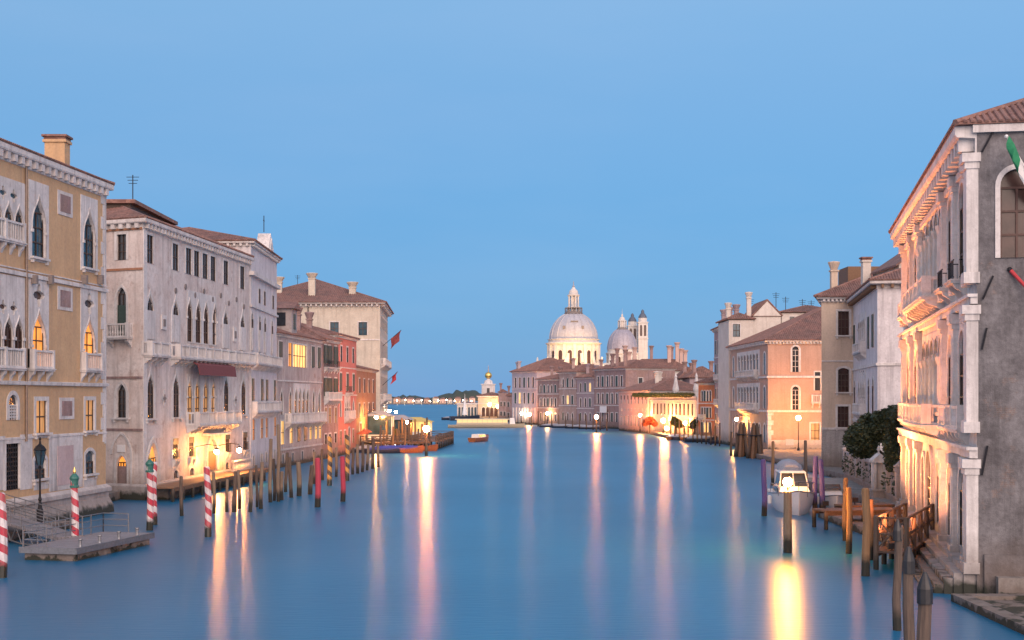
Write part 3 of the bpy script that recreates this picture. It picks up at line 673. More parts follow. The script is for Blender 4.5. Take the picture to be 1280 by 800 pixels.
# awning over the loggia
m = MB(); c0, c1 = F.u(232), F.u(279); za, zb_ = F.z(255, 451), F.z(255, 470)
pts = []
for u in (c0, c1): pts += [F.pt(u, za, .08)-b.o, F.pt(u, za-.5, 1.3)-b.o, F.pt(u, zb_, 1.45)-b.o, F.pt(u, zb_, 1.38)-b.o, F.pt(u, za-.6, 1.2)-b.o]
m.add(pts, [(0,1,6,5),(1,2,7,6),(2,3,8,7),(3,4,9,8),(4,0,5,9),(0,4,3,2,1),(5,6,7,8,9)]); m.build('awning', awn, b.root)
for px, py in ((204, 403), (293, 418)):
    o = F.box('carved_niche', F.u(px)-.6, F.u(px)+.6, F.z(px, py+9), F.z(px, py-9), .12, istria); F.box('shield', F.u(px)-.3, F.u(px)+.3, F.z(px, py+5), F.z(px, py-4), .17, darkstone, parent=o)
for px, py in ((205, 498), (294, 500)):
    m = MB(); pz = F.z(px, py); rr = quatre(0, 0, .75, 24); c = F.pt(F.u(px), pz)-b.o
    for k, (ro, dp, mi) in enumerate(((1.0, .06, 0), (.55, .1, 1))):
        vs = [c + F.d*(x*ro) + Vector((0,0,z*ro)) + F.nrm*(dp) for x, z in rr]; vs2 = [v - F.nrm*(dp+.01) for v in vs]; n = len(vs)
        m.add(vs+vs2, [tuple(range(n))] + [(i, (i+1)%n, n+(i+1)%n, n+i) for i in range(n)], mi)
    m.build('medallion', [istria, darkstone], b.root)
for k in range(9):   # little marble roundels over the loggia arches
    u = F.u(213) + (F.u(309)-F.u(213))*(k+.5)/9; z = F.z(236, 366)+ (.5 if k % 2 else -.1)
    m = MB(); c = F.pt(u, z)-b.o; vs = [c + F.d*(.28*math.cos(t)) + Vector((0,0,.28*math.sin(t))) + F.nrm*.09 for t in [math.pi*k2/6 for k2 in range(12)]]; vs2 = [v-F.nrm*.1 for v in vs]
    m.add(vs+vs2, [tuple(range(12))]+[(i,(i+1)%12,12+(i+1)%12,12+i) for i in range(12)]); m.build('roundel', darkstone, b.root)
F.box('corner_strip', .03, .85, 1.2, 24, .07, istria); stone_skin(F, .9, F.u(203), 6.5, F.z(190, 548), .03, istria2)
# side wall on the narrow canal
u2 = S.u(152)
z0 = S.z(152, 325); S.at(u2, z0, 1.05, S.z(152, 293)-z0, t=.26, pane=glass, bars=(1, 2))
z0 = S.z(152, 421); S.at(u2, z0, 1.05, S.z(152, 359)-z0, sh='point', t=.24, pane=glass, blind=-.64, bars=(1, 0)); S.balcony(u2-1.25, u2+1.25, z0-.05, .8, 1.2, sp=.26)
z0 = S.z(152, 522); S.at(u2, z0, 1.0, S.z(152, 480)-z0, sh='point', t=.34, pane=glass, bars=(1, 3), sill=True)
z0 = S.z(152, 612); S.at(u2, z0, 1.2, S.z(152, 569)-z0, name='door', sh='point', t=.22, depth=.35, pane=lit_o, bars=(3, 3), blind=-.68, shmat=mauve)
b_arch = MB(); o1 = outline('point', 2.0, 4.75, 9)[1:]; o2 = outline('point', 2.4, 5.0, 9)[1:]; cz = S.pt(u2, 1.0)-b.o; n = len(o1)
for yy in (.10,): b_arch.add([cz + S.d*x + Vector((0,0,z)) + S.nrm*yy for x, z in o1] + [cz + S.d*x + Vector((0,0,z)) + S.nrm*yy for x, z in o2] + [cz + S.d*x + Vector((0,0,z)) for x, z in o2] + [cz + S.d*x + Vector((0,0,z)) for x, z in o1], [(i,i+1,n+i+1,n+i) for i in range(n-1)] + [(n+i,n+i+1,2*n+i+1,2*n+i) for i in range(n-1)] + [(i,i+1,3*n+i+1,3*n+i) for i in range(n-1)])
b_arch.build('arch_moulding', istria, b.root)
S.box('sign_plate', u2-.42, u2+.42, S.z(152, 565), S.z(152, 556), .09, whitep)
for py in (287, 337, 472, 537): S.box('string_course', .1, S.L-.03, S.z(152, py)-.1, S.z(152, py)+.1, .09, brickw if py < 400 else mauve)
b.ring('plinth', [(.3, -1), (.3, 1.2), (.12, 1.35), (-.02, 1.4)], istria2)
b.cornice(23.8, .9, .5, istria2, sp=.85, bw=.36); b.roof(24.72, 3.4, .42); b.walls()
d = b.box('dormer', -38.5, -35.2, 124, 139, 25.6, 26.9, darkwood, b.roofobj); b.box('dormer_roof', -38.9, -34.7, 123.6, 139.6, 26.903, 27.25, tile, d)
for lab, px, D, z0, z1 in (('thin tall aerial on the roof of the pale Gothic palace', 166, 128, 26, 30.2), ('forked aerial on the broad roof of the cream palace', 372, 285, 30, 35)):
    t = thing('aerial', lab, 'aerial', (PX(px, D), D, z0)); m = MB(); m.tube([(0,0,0),(0,0,z1-z0)], .05); m.build('mast', iron, t); m = MB(); [m.tube([(-.6+.1*j,0,z1-z0-.2-.3*j),(.6-.1*j,0,z1-z0-.2-.3*j)], .03, 5) for j in range(3)]; m.build('element', iron, t)
# 3. taller white palace with a pediment
A = Vector((-29.45, 151.2)); B = Vector((-30.2, 171))
A = Vector((-29.4, 151.3)); B = Vector((PX(346, 171), 171))
b = Building('baroque_palace', 'tall white palace with a small triangular roof pediment beside the pale Gothic palace', 'palace', quad_left(A, B, (-18, 1)), 26.4, lilac)
F = b.f(0); S = b.f(3)
F.row([313.5, 322.5, 329, 341], (322.5, 310, 337), 1.2, t=.2, pane=glass, bars=(1,1))
F.row([313.5, 324, 330.5, 341], (324, 361, 379), 1.2, t=.2, pane=glass, bars=(1,1))
F.row([315, 324.5, 331, 340], (324.5, 395, 440), 1.3, sh='round', t=.25, pane=glass, bars=(1,1), blind=-.6, shmat=istria2)
F.row([315.5, 327, 333, 343], (327, 474, 501), 1.3, t=.2, pane=glass, blind=.98)
F.row([316.5, 327, 333, 343.5], (327, 523, 548), 1.3, t=.2, pane=lit_o, bars=(1,1))
F.row([317, 327, 333, 343.5], (327, 567, 580), 1.1, t=.18, pane=glass)
F.balcony(.4, F.L-.3, F.z(324, 455), .8, 1.1, simple=True, sp=.3); F.balcony(.4, F.L-.3, F.z(324, 514), .7, 1.1, simple=True, sp=.3)
b.course(F.z(324, 350), .5, .45); b.course(F.z(324, 388), .3, .2)
# pediment
m = MB(); uc = F.u(335); zt = 26.4
for w_, h_, o_ in ((4.4, 2.6, .35), (3.5, 2.0, .5)):
    c = F.pt(uc, zt)-b.o; tri = [c-F.d*w_/2, c+F.d*w_/2, c+Vector((0,0,h_))]
    m.add([t+F.nrm*o_ for t in tri]+[t-F.nrm*1.2 for t in tri], [(0,1,2),(5,4,3),(0,3,4,1),(1,4,5,2),(2,5,3,0)])
m.build('pediment', istria, b.root)
S.at(S.L-3.5, 22.6, 1.0, 1.9, t=.18, pane=glass)
b.cornice(26.0, .6, .5, istria, sp=.7); b.roof(26.6, 2.6, .6); b.walls()
m = MB(); c = F.pt(F.u(333), 29.0, -.3)-b.o; m.tube([c, c+Vector((0,0,2.0))], .05); m.tube([c+F.d*.4+Vector((0,0,1.4)), c-F.d*.4+Vector((0,0,1.4))], .05); m.build('cross', iron, b.root)

# 4. grey house with loggia and yellow lit windows
A = Vector((PX(347, 171.3), 171.3)); B = Vector((PX(402, 195), 195))
b = Building('canal_house', 'grey house with a many-arched balcony loggia and yellow lit upper windows', 'house', quad_left(A, B, (-15, 1)), 17.0, greyw)
F = b.f(0)
z0, h = F.z(352, 457), F.z(352, 427)-F.z(352, 457)
F.row([350.5, 391, 398.5], (352, 427, 456), 1.6, t=.15, pane=glass, blind=.98)
u = F.u(375); F.at(u, z0, 7.5, h*.98, t=.2, pane=lit_y, bars=(4, 1), smat=brownwood)
F.at(F.u(362.5), z0, 1.7, h, t=.15, pane=lit_o, bars=(1,1)) if F.u(375)-3.75 > F.u(362.5)+1 else None
z0 = F.z(377, 516); h = F.z(377, 484)-z0; uc = F.u(377)
F.at(uc, z0, 8.4, h, panel=(.2,.1,.5), pane=glassbr, ops=tuple((-3.15+2.1*k,0,1.4,h,'ogee') for k in range(4)))
F.row([352, 363, 392, 399], (363, 486, 518), 1.4, sh='ogee', t=.2, pane=glass)
F.balcony(F.u(356), F.L-.3, F.z(377, 527), .9, 1.2, simple=True, sp=.3)
F.rowu([F.u(x) for x in (353, 364)], F.z(364, 554), 3.0, 1.5, t=.18, pane=lit_y, bars=(1,1)); F.rowu([F.u(x) for x in (373, 381)], F.z(375, 552), 2.8, 1.5, t=.18, pane=glass, blind=.98); F.rowu([F.u(x) for x in (388, 395, 400)], F.z(390, 549), 2.8, 1.3, t=.18, pane=lit_y, bars=(1,1))
F.row([354, 366, 378, 392], (366, 566, 577), 1.0, t=.15, pane=glass)
b.course(F.z(377, 478), .2, .12); b.course(F.z(377, 560), .25, .15)
b.cornice(16.8, .45, .4, istria2, sp=.8); b.roof(17.2, 2.6, .55); b.walls()
p = F.pt(F.u(373), 0, -2.2); d = b.box('dormer', p.x-2.5, p.x+1.6, p.y-2.2, p.y+2.2, 17.3, 20.9, greyw); m = MB(); c = p-b.o
m.add([(c.x-2.9,c.y-2.7,20.92),(c.x+2.1,c.y-2.7,20.92),(c.x+2.1,c.y+2.7,20.92),(c.x-2.9,c.y+2.7,20.92),(c.x-2.9,c.y,22.0),(c.x+2.1,c.y,22.0)], [(0,1,5,4),(2,3,4,5),(1,2,5),(3,0,4),(3,2,1,0)]); m.build('dormer_roof', tile, d)
m = MB(); m.box(c.x+1.59, c.x+1.7, c.y-.7, c.y+.7, 18.2, 20.3); m.build('window', greensh, d); m = MB(); m.box(c.x-1.0, c.x+.8, c.y-2.27, c.y-2.19, 18.6, 20.4); m.build('window', glass, d)
b.chimney(p.x-4, p.y-6, 18.5, 22.8, 1, 1, greyw, 'bell'); b.chimney(p.x-5, p.y+6, 18.5, 22.3, 1, 1, greyw, 'bell')

# 5. narrow grey house with dark green shutters
A = Vector((PX(402.2, 195.2), 195.2)); B = Vector((PX(423, 205), 205))
b = Building('canal_house', 'narrow mauve-grey house with dark green shutters next to the rose-red house', 'house', quad_left(A, B, (-14, 1)), 17.4, mauve)
F = b.f(0)
for zz in (14.0, 9.2, 5.2, 2.2): F.rowu([2.2, 4.4, 8.0], zz, 2.7 if zz > 3 else 1.6, 1.2, t=.2, pane=glass, shut=zz > 3 and True, blind=.98 if zz > 8 else 0) if zz > 8 else F.rowu([2.2, 4.6, 8.0], zz, 2.3 if zz > 3 else 1.4, 1.2, t=.2, pane=lit_d if zz > 3 else glass, bars=(1,1))
F.balcony(1.2, 9.2, 8.7, .8, 1.1, simple=True, sp=.3); F.balcony(1.2, 5.6, 13.5, .6, 1.0, iron_=True); F.balcony(7, 9.2, 13.5, .6, 1.0, iron_=True)
b.cornice(17.1, .4, .4, istria2, sp=.8); b.roof(17.5, 2.4, .5); b.walls(); b.chimney(A.x-4, A.y+3, 18, 21.6, .9, .9, mauve, 'bell'); b.chimney(A.x-3, A.y+8, 18, 21.2, .8, .8, mauve, 'bell')

# 6. rose-red house
A = Vector((PX(421, 205.5)+.0, 205.5)); B = Vector((PX(445.5, 222), 222))
b = Building('canal_house', 'rose-red stuccoed house with white window frames and small balconies', 'house', quad_left(A, B, (-14, .5)), 18.5, pinkw)
F = b.f(0)
F.rowu([3.5, 8.5, 13.5], 14.6, 2.4, 1.3, t=.22, pane=glassb, bars=(1,1)); F.rowu([3, 8.5, 13.8], 10.0, 2.8, 1.5, t=.24, pane=glass, blind=.97)
F.at(8.5, 6.0, 4.6, 2.9, panel=(.2,.1,.4), pane=glassbr, ops=((-1.5,0,1.1,2.8,'ogee'),(0,0,1.1,2.8,'ogee'),(1.5,0,1.1,2.8,'ogee'))); F.rowu([3, 13.8], 6.0, 2.8, 1.2, sh='ogee', t=.22, pane=glass)
F.rowu([3, 6.5, 13.5], 1.6, 2.2, 1.2, t=.2, pane=lit_d, bars=(1,1)); F.at(10, 1.0, 1.8, 3.2, name='door', sh='round', t=.25, pane=glass)
F.balcony(5.8, 11.2, 5.8, .9, 1.1, simple=True, sp=.3); F.balcony(7, 10, 9.8, .7, 1.0, iron_=True); b.course(13.6, .2, .12); b.course(9.3, .2, .12)
b.cornice(18.2, .45, .4, istria2, sp=.8); b.roof(18.6, 2.0, .5); b.walls()
m = MB()
for k in range(4): m.lathe([(.9,0),(.85,.1),(.03,.6)], 8, (F.pt(15+.9*k,3.0,1.2+.3*(k%2)).x-b.o.x, F.pt(15+.9*k).y-b.o.y, 3.0+.25*(k%2)))
m.build('canopy', orangeawn, b.root)

# 7. orange brick house with an altana hut
A = Vector((PX(444.5, 222.4), 222.4)); B = Vector((PX(470, 250), 250))
b = Building('canal_house', 'low orange brick house with shuttered windows in front of the cream palace', 'house', quad_left(A, B, (-12, .5)), 13.8, brickw)
F = b.f(0)
F.grid(4, (9.8,), 1.4, 2.4, t=.2, pane=glass, blind=.98, shmat=brownsh); F.grid(4, (5.6,), 1.4, 2.4, t=.2, pane=glass, blind=.98, shmat=brownsh)
F.at(6, 1.2, 2.2, 3.4, name='door', t=.3, pane=lit_o, bars=(2,2)); F.rowu([12, 18, 24], 1.4, 2.2, 1.5, sh='round', t=.2, pane=lit_y, bars=(1,1))
b.cornice(13.5, .4, .35, istria2, sp=0); b.roof(13.9, 1.6, .5); b.walls()
b.box('roof_hut', A.x-8, A.x-1.5, A.y+3, A.y+9, 14.2, 17.6, plain('grey_zinc', (.16,.14,.16), .6, .3), b.roofobj)
p = F.pt(12, 0)
# 8. big cream palace closing the row
A = Vector((PX(475, 265), 265)); B = Vector((PX(484.5, 300), 300))
b = Building('renaissance_palace', 'big cream palace with broad hipped tile roof towering over the orange house', 'palace', quad_left(A, B, (-28, .5)), 27.2, creamw)
F = b.f(0); S = b.f(3)
S.rowu([S.L-x for x in (17, 9.0, 3.4, 24)], 21.3, 2.6, 1.7, t=.2, pane=glassb, bars=(1,1)); S.rowu([S.L-x for x in (17, 9.4, 24)], 15.5, 2.8, 1.9, t=.2, pane=glass, bars=(1,1)); S.rowu([S.L-x for x in (4, 9.4)], 9, 2.8, 1.9, t=.2, pane=glass)
for zz in (3, 10, 17, 23): F.grid(7, (zz,), 1.8, 4.2 if zz < 20 else 2.4, sh='round' if zz < 20 else 'rect', t=.3, pane=lit_y if zz == 3 else glass, bars=(1,1))
for zz in (8.5, 15.6): F.balcony(2, F.L-2, zz, 1.0, 1.2, simple=True, sp=.5)
S.box('string_course', .5, S.L-.05, 20.3, 20.55, .12, istria)
m = MB(); p = S.pt(S.L-14.2, 0, .15)-b.o; m.tube([p+Vector((0,0,5)), p+Vector((0,0,27))], .1); m.build('drainpipe', iron, b.root)
b.cornice(26.9, .9, 1.1, istria, sp=1.0); b.roof(27.7, 5.8, 1.3, hip=1.1, rows=.4); b.walls()
for dx, dy, zt in ((-6, 5, 31.5), (-14, 4, 33.2), (-21, 6, 32.6), (-25, 4, 31.8)): b.chimney(A.x+dx, A.y+dy, 28.3, zt, 1.3, 1.1, creamw, 'bell')
def flag(name, label, base, pole_len, dirv, pmat, cloth, drop, wd, group=None):
    t = thing(name, label, 'flag', base, 0, group); d = Vector(dirv).normalized(); e = d*pole_len
    m = MB(); m.tube([(0,0,0), e], [.06,.035], 6); m.sphere(e, .09, 6, 4); m.build('flagpole', pmat, t)
    for k, cm in enumerate(cloth):
        m = MB(); n = 6; vs = []; a0, a1 = 1-(k/len(cloth))*wd/pole_len, 1-((k+1)/len(cloth))*wd/pole_len
        for j in range(n+1):
            for a in (a0, (a0+a1)/2, a1):
                q = e*a; s = j/n; vs.append((q.x*(1-.12*s)+.12*math.sin(5*s+a*9), q.y+.16*math.sin(4*s+a*11), q.z-drop*s))
        vs2 = [(x+.015,y+.015,z) for x,y,z in vs]; K = len(vs)
        m.add(vs+vs2, [(j*3+i,j*3+i+1,j*3+3+i+1,j*3+3+i) for j in range(n) for i in range(2)]+[(K+j*3+i,K+j*3+3+i,K+j*3+3+i+1,K+j*3+i+1) for j in range(n) for i in range(2)]); m.build('cloth', cm, t, smooth=True)
    return t
p = F.pt(8, 19.5, .2); flag('flag', 'dark red flag high on the front of the cream palace', p, 5.0, (.9,-.25,.75), iron, [flag_d], 2.2, 2.6)
p = F.pt(7, 11.5, .2); flag('flag', 'small red flag low on the front of the cream palace', p, 4.2, (.8,-.3,.7), iron, [flag_r], 1.6, 1.5)
# ------------------------------------------------------------------ right bank
# R1. palace with a bare grey end wall and a white stone front
A = Vector((21.1, 61.0)); B = Vector((29.35, 100.8))
b = Building('renaissance_palace', 'white stone palace with bare grey end wall and lamplit arched front, nearest on the right', 'palace', quad_right(A, B, (17, -3.2)), 21.2, istria)
E = b.f(0); F = b.f(3); L = F.L; U = lambda t: L-t          # U: metres from the near corner
E.box('render', .9, E.L-.01, 1.6, 20.2, .03, greyend) if False else None
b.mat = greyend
for z0, h in ((14.9, 4.6), (8.0, 4.3)):
    for t in (4.7, 9.6, 29.2, 35.0):
        F.at(U(t), z0, 2.2, h, sh='round', t=.3, proud=.12, depth=.5, pane=glass if t < 20 else glassbr, bars=(1, 2))
        o = MB(); c = F.pt(U(t), z0+h+.75)-b.o; vs = [c + F.d*(.45*math.cos(a)) + Vector((0,0,.45*math.sin(a))) + F.nrm*.14 for a in [math.pi*k/8 for k in range(16)]]; o.add(vs+[v-F.nrm*.13 for v in vs], [tuple(range(16))]+[(i,(i+1)%16,16+(i+1)%16,16+i) for i in range(16)])
        o.build('medallion', greyend if t > 20 else istria2, b.root) if z0+h+1.3 < 19.5 else None
    uc = U(19.2)
    F.at(uc, z0, 12.0, h+.3, panel=(.2, .05, .25), pane=glassbr, bars=(1, 2), depth=.6, ops=tuple((-4.8+2.4*k, 0, 1.75, h+.1, 'round') for k in range(5)))
    for k in range(6):
        m = MB(); c = F.pt(uc-6+2.4*k, z0, .2)-b.o; m.lathe([(.3,0),(.3,.2),(.22,.3),(.19,h-1.5),(.3,h-1.2),(.33,h-1.05)], 8, c); m.build('column', istria, b.root)
for t in (7.1, 2.0, 12.3, 26.3, 32, 38.4):
    F.pilaster(U(t), 14.2, 20.1, .8 if t != 2.0 else .9, .28); F.pilaster(U(t), 7.4, 13.2, .8, .28); F.pilaster(U(t), 1.0, 6.2, .9, .32)
def corner_pier(z0, z1):
    m = MB(); c = F.pt(L-.45)-b.o; m.obox(c, F.d, .56, F.nrm, -.12, .58, z0, z0+.5); m.obox(c, F.d, .48, F.nrm, -.06, .46, z0+.5, z1-.7); m.obox(c, F.d, .54, F.nrm, -.1, .54, z1-.7, z1-.4); m.obox(c, F.d, .62, F.nrm, -.16, .66, z1-.4, z1); m.build('corner_pier', istria, b.root)
corner_pier(14.2, 20.1); corner_pier(7.4, 13.2); corner_pier(1.0, 6.2)
for t in (4.7, 9.7, 29.5, 35.2): F.at(U(t), 1.7, 2.2, 3.9, sh='round', t=.4, proud=.14, depth=.7, pane=glassbr if t < 8 else glass, bars=(1, 2), smat=iron)
F.at(U(20.5), .9, 3.0, 4.9, name='gate', sh='round', t=.5, proud=.18, depth=.9, pane=glassbr, bars=(3, 4), smat=iron); F.rowu([U(15.6), U(24.3)], 1.9, 3.4, 1.5, sh='round', t=.35, proud=.14, depth=.6, pane=glassbr, bars=(1,2))
front = F.box('stone_front', .03, L-.03, 0, 0.01, .001, istria) if False else None
for z, h, out in ((6.25, .5, .35), (13.25, .45, .3)): 
    F.box('string_course', .02, L+.2, z, z+h, out, istria); F.box('string_course', .02, L+.28, z+h-.14, z+h+.003, out+.14, istria, inn=-.0)
F.balcony(U(25.6), U(12.9), 14.6, 1.25, 1.05, nb=9, sp=.3); F.balcony(U(25.6), U(12.9), 7.5, 1.25, 1.1, nb=9, sp=.3)
for t in (4.7, 9.6, 29.2, 35.0): F.balcony(U(t)-1.3, U(t)+1.3, 14.7, .75, .95, nb=2, iron_=t < 20); 
F.balcony(U(11.2), U(2.8), 7.5, .55, 1.1, nb=6, sp=.3); F.balcony(U(38), U(27.4), 7.5, .6, 1.1, nb=6, sp=.3)
# stepped water base
for k in range(5):
    F.box('plinth', .2, L-.15-.1*k, -1+.0, 1.25-.27*k, .55+.42*k, istria if k < 3 else quay)
# cornice with two rows of brackets, lit from below
o = b.cornice(20.1, 1.25, .95, istria, sp=1.3, edges=(3,), bw=.55, lim={0: -.02, 1: -.02, 2: -.02})
F.box('string_course', .02, L-.02, 19.75, 20.1, .2, istria)
# end wall: arched window, wall ties, ledges
pxw = 1272; z0 = E.z(pxw, 322); h = E.z(pxw, 211)-z0
E.at(E.u(pxw), z0, 1.5, h, sh='round', t=.22, proud=.07, depth=.3, pane=glassbr, bars=(1, 2), smat=brownsh, sill=False)
for (x0, y0), (x1, y1) in (((1241, 345), (1228, 374)), ((1233, 410), (1224, 437)), ((1234, 557), (1221, 594)), ((1242, 163), (1225, 190))):
    m = MB(); p = E.pt(E.u(x0), E.z(x0, y0), .09)-b.o; q = E.pt(max(E.u(x1), .2), E.z(x0, y1), .09)-b.o; m.tube([p, q], .05, 6); m.build('wall_tie', iron, b.root)
E.box('string_course', -.2, E.L-.1, 21.0, 21.35, .22, istria)
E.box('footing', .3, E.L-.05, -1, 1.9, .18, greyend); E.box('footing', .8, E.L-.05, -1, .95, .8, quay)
E.box('stone_block', 2.6, 5.4, .952, 1.35, .75, istria2)
b.roof(21.37, 4.2, [.3, .3, .3, .98], hip=1.0, rows=.30)
# stone facing of the canal front: the wall mesh itself in two materials
b.walls()
wall = [c for c in b.root.children if c.name.startswith('wall') and not c.name.startswith('wall_')][0]
wall.data.materials.append(istria)
for p in wall.data.polygons:
    c = p.center + b.o; 
    if abs((c - F.A).dot(F.nrm)) < .35 and p.normal.length > 0 and abs(p.normal.dot(F.nrm)) > .5 or (c-F.A).dot(F.nrm) > -.34 and abs((c-E.A).dot(E.nrm)) > .4: p.material_index = 1
p = E.pt(E.u(1312), E.z(1312, 262), .1); flag('flag', 'green, white and red flag on a white pole high on the grey end wall', p, 3.9, Vector((PX(1256, 59.6), 59.6, PZ(167, 59.6)))-p, whitep, [flag_g, whitep, flag_r], 1.05, 2.6)
t = thing('flagpole', 'bare red flagpole slanting from the grey end wall below its window', 'flagpole', E.pt(E.u(1262), E.z(1262, 337), .05)); m = MB(); m.tube([(0,0,0),(1.2,-.9,-1.75)], [.09,.06], 8); m.build('pole', flag_r, t); m = MB(); m.sphere((0,0,0), .12, 8, 5); m.build('bracket', iron, t)
# water steps in the corner of the picture
m = MB(); m.box(20.1, 40, 38, 58.6, -1, .18); m.build('path', quay).__setitem__('kind', 'structure')
m = MB(); m.box(19.4, 20.1, 37.8, 59.4, -1, .34); m.box(20.1, 40, 58.6, 59.4, -1, .34)
tag(m.build('quay_kerb', quay), 'mossy stone kerb round the sunken landing beside the grey end wall', 'kerb')

# R2. garden wall with pillars, trees and gate statue
Gd = (B-A).normalized(); P0 = Vector((29.3, 101.6)); P1 = Vector((34.0, 137.5)); Gd = (P1-P0).normalized(); gn = Vector((-Gd.y, Gd.x)); GL = (P1-P0).length
t = thing('garden_wall', 'pale stone garden wall with a row of balusters and square piers', 'wall', (P0.x, P0.y, 0)); d3 = Vector((*Gd, 0)); n3 = Vector((*gn, 0))
wallst = wallmat('mauve_garden_stone', (.50,.42,.40), (.40,.33,.32), (.16,.13,.12), .55, seed=31)
m = MB(); m.obox(d3*GL/2, d3, GL/2, n3, -.5, .05, -1, 1.25); m.obox(d3*GL/2, d3, GL/2, n3, -.5, .45, -1, .7); m.obox(d3*GL/2, d3, GL/2, n3, -.4, .14, 1.25, 1.42); m.build('base', wallst, t)
m = MB(); m.obox(d3*GL/2, d3, GL/2, n3, -.35, .1, 3.3, 3.55); m.build('rail', wallst, t)
for k in range(8):
    m = MB(); c = d3*(.6+(GL-1.2)*k/7); m.obox(c, d3, .36, n3, -.5, .2, 1.42, 3.7); m.obox(c, d3, .45, n3, -.6, .3, 3.7, 3.86); m.add([c+d3*a*.36+n3*(q-.15)+Vector((0,0,3.86)) for a, q in ((-1,-.36),(1,-.36),(1,.36),(-1,.36))]+[c-n3*.15+Vector((0,0,4.3))], [(0,1,4),(1,2,4),(2,3,4),(3,0,4)]); m.build('pier', wallst, t)
    if k < 7:
        for j in range(6):
            m = MB(); c2 = d3*(.6+(GL-1.2)*(k+(j+1)/7)/7); m.lathe([(.17,1.42),(.17,1.58),(.11,1.7),(.13,2.3),(.1,2.95),(.17,3.15),(.17,3.3)], 7, c2-n3*.12); m.build('baluster', wallst, t)
# gate aedicule with statue
c = P0 + Gd*8; t = thing('gate_aedicule', 'narrow white stone niche with a finial rising over the garden wall', 'gate', (c.x-.55, c.y-.2, -.35)); t.scale = (.72,.72,.68)
m = MB(); m.box(-.8,.8,-.8,.5,-.8,2.6); m.box(-.95,.95,-.95,.6,2.6,2.85); m.build('pedestal', istria, t)
m = MB(); [m.box(x-.16,x+.16,-.75,-.43,2.853,6.0) for x in (-.55,.55)]; m.box(-.7,.7,-.3,.45,2.853,6.0); m.build('niche', istria, t)
m = MB(); m.box(-.9,.9,-.95,.6,6.0,6.3); m.add([(-.9,-.95,6.3),(.9,-.95,6.3),(0,-.95,7.1),(-.9,.6,6.3),(.9,.6,6.3),(0,.6,7.1)], [(0,1,2),(5,4,3),(0,3,4,1),(1,4,5,2),(2,5,3,0)]); m.lathe([(.16,0),(.09,.25),(.2,.5),(.12,.8),(.02,1.0)], 8, (0,-.2,7.05)); m.build('pediment', istria, t)
def crown(name, mat, blobs, n, size, parent, seed):
    rnd = random.Random(seed); m = MB(); tot = sum(r[3]*r[4]*r[5] for r in blobs)
    for (cx, cy, cz, rx, ry, rz) in blobs:
        for _ in range(int(n*rx*ry*rz/tot)):
            v = Vector((rnd.gauss(0,1), rnd.gauss(0,1), rnd.gauss(0,1))).normalized()*(rnd.uniform(.55,1.06) if rnd.random() < .8 else rnd.uniform(1,1.14))
            c = Vector((cx+v.x*rx, cy+v.y*ry, cz+v.z*rz)); s = size*rnd.uniform(.6,1.3)
            a = Vector((rnd.gauss(0,1), rnd.gauss(0,1), rnd.gauss(0,.6))).normalized(); q = a.cross(Vector((rnd.gauss(0,1),rnd.gauss(0,1),rnd.gauss(0,1)))).normalized()
            m.add([c-a*s, c+q*s*.45, c+a*s, c-q*s*.45], [(0,1,2,3)])
    me = bpy.data.meshes.new(name); me.from_pydata(m.v, [], m.f); me.materials.append(mat); return link(name, me, parent)
def tree(name, label, cat, x, y, z0, blobs, n, size, mat, stem, seed, limbs=4):
    t = thing(name, label, cat, (x, y, z0)); crown('crown', mat, blobs, n, size, t, seed); rnd = random.Random(seed)
    m = MB(); m.tube([(0,0,-.2),(.05,0,stem*.5),(0,.1,stem)], [.24,.18,.13], 8)
    for k in range(limbs):
        bl = blobs[k % len(blobs)]; m.tube([(0,.05,stem*.75), (bl[0]*.6, bl[1]*.6, (stem+bl[2])/2), (bl[0]+rnd.uniform(-.3,.3), bl[1], bl[2])], [.12,.08,.03], 6)
    m.build('trunk', bark, t); return t
tx, ty = PX(1083, 113), 113
tree('garden_tree', 'broad rounded dark evergreen leaning over the garden wall', 'tree', 32.5, 115, .35,
     [(-2.6,0,5.0,1.3,2.0,1.4),(-1.2,.4,6.1,1.5,2.2,1.25),(.4,-.5,6.8,1.6,2.2,1.1),(-2.3,.6,4.2,.8,1.4,.7),(1.6,.4,7.0,1.2,1.8,.9)], 15000, .17, leaf, 4.2, 3)
tree('garden_tree', 'dark climbing evergreen tucked against the far end of the white palace', 'tree', 30.5, 104.5, .5,
     [(-1.0,0,4.4,.55,1.0,1.6),(-.6,0,6.0,.8,1.1,1.2),(.2,.4,7.0,1.0,1.2,.8)], 7000, .14, leaf, 3.0, 5)

# R3. pale blue-white house behind the garden
A3 = Vector((36.7, 135)); B3 = Vector((43.4, 176))
b = Building('canal_house', 'pale lilac-white house with traceried windows behind the garden', 'house', quad_right(A3, B3, (14, -2.6)), 20.4, lilac)
F = b.f(3); L = F.L; E = b.f(0)
for z0, h in ((14.2, 3.4), (7.4, 3.6)):
    F.at(L-16, z0, 8.4, h, panel=(.2,.1,.9 if z0 > 10 else 1.6), pane=glassbr, bars=(1,1), smat=istria, ops=tuple((-3.15+2.1*k,0,1.5,h,'ogee' if z0 < 10 else 'round') for k in range(4)), quat=tuple((-2.1+2.1*k,h+.85,.5) for k in range(3)) if z0 < 10 else None)
    F.rowu([L-4, L-8.5, L-25, L-32], z0, h, 1.5, t=.22, sh='rect' if z0 > 10 else 'round', pane=glass, blind=.98 if z0 > 10 else 0, bars=(1,2))
    F.balcony(L-20.5, L-11.5, z0-.1, .7, 1.0, simple=True, sp=.3)
F.rowu([L-4, L-8.5, L-16, L-25], 2.6, 2.6, 1.5, t=.22, pane=glass, bars=(1,1))
E.rowu([3], 15, 2.4, 1.2, t=.2, pane=glass) if False else None
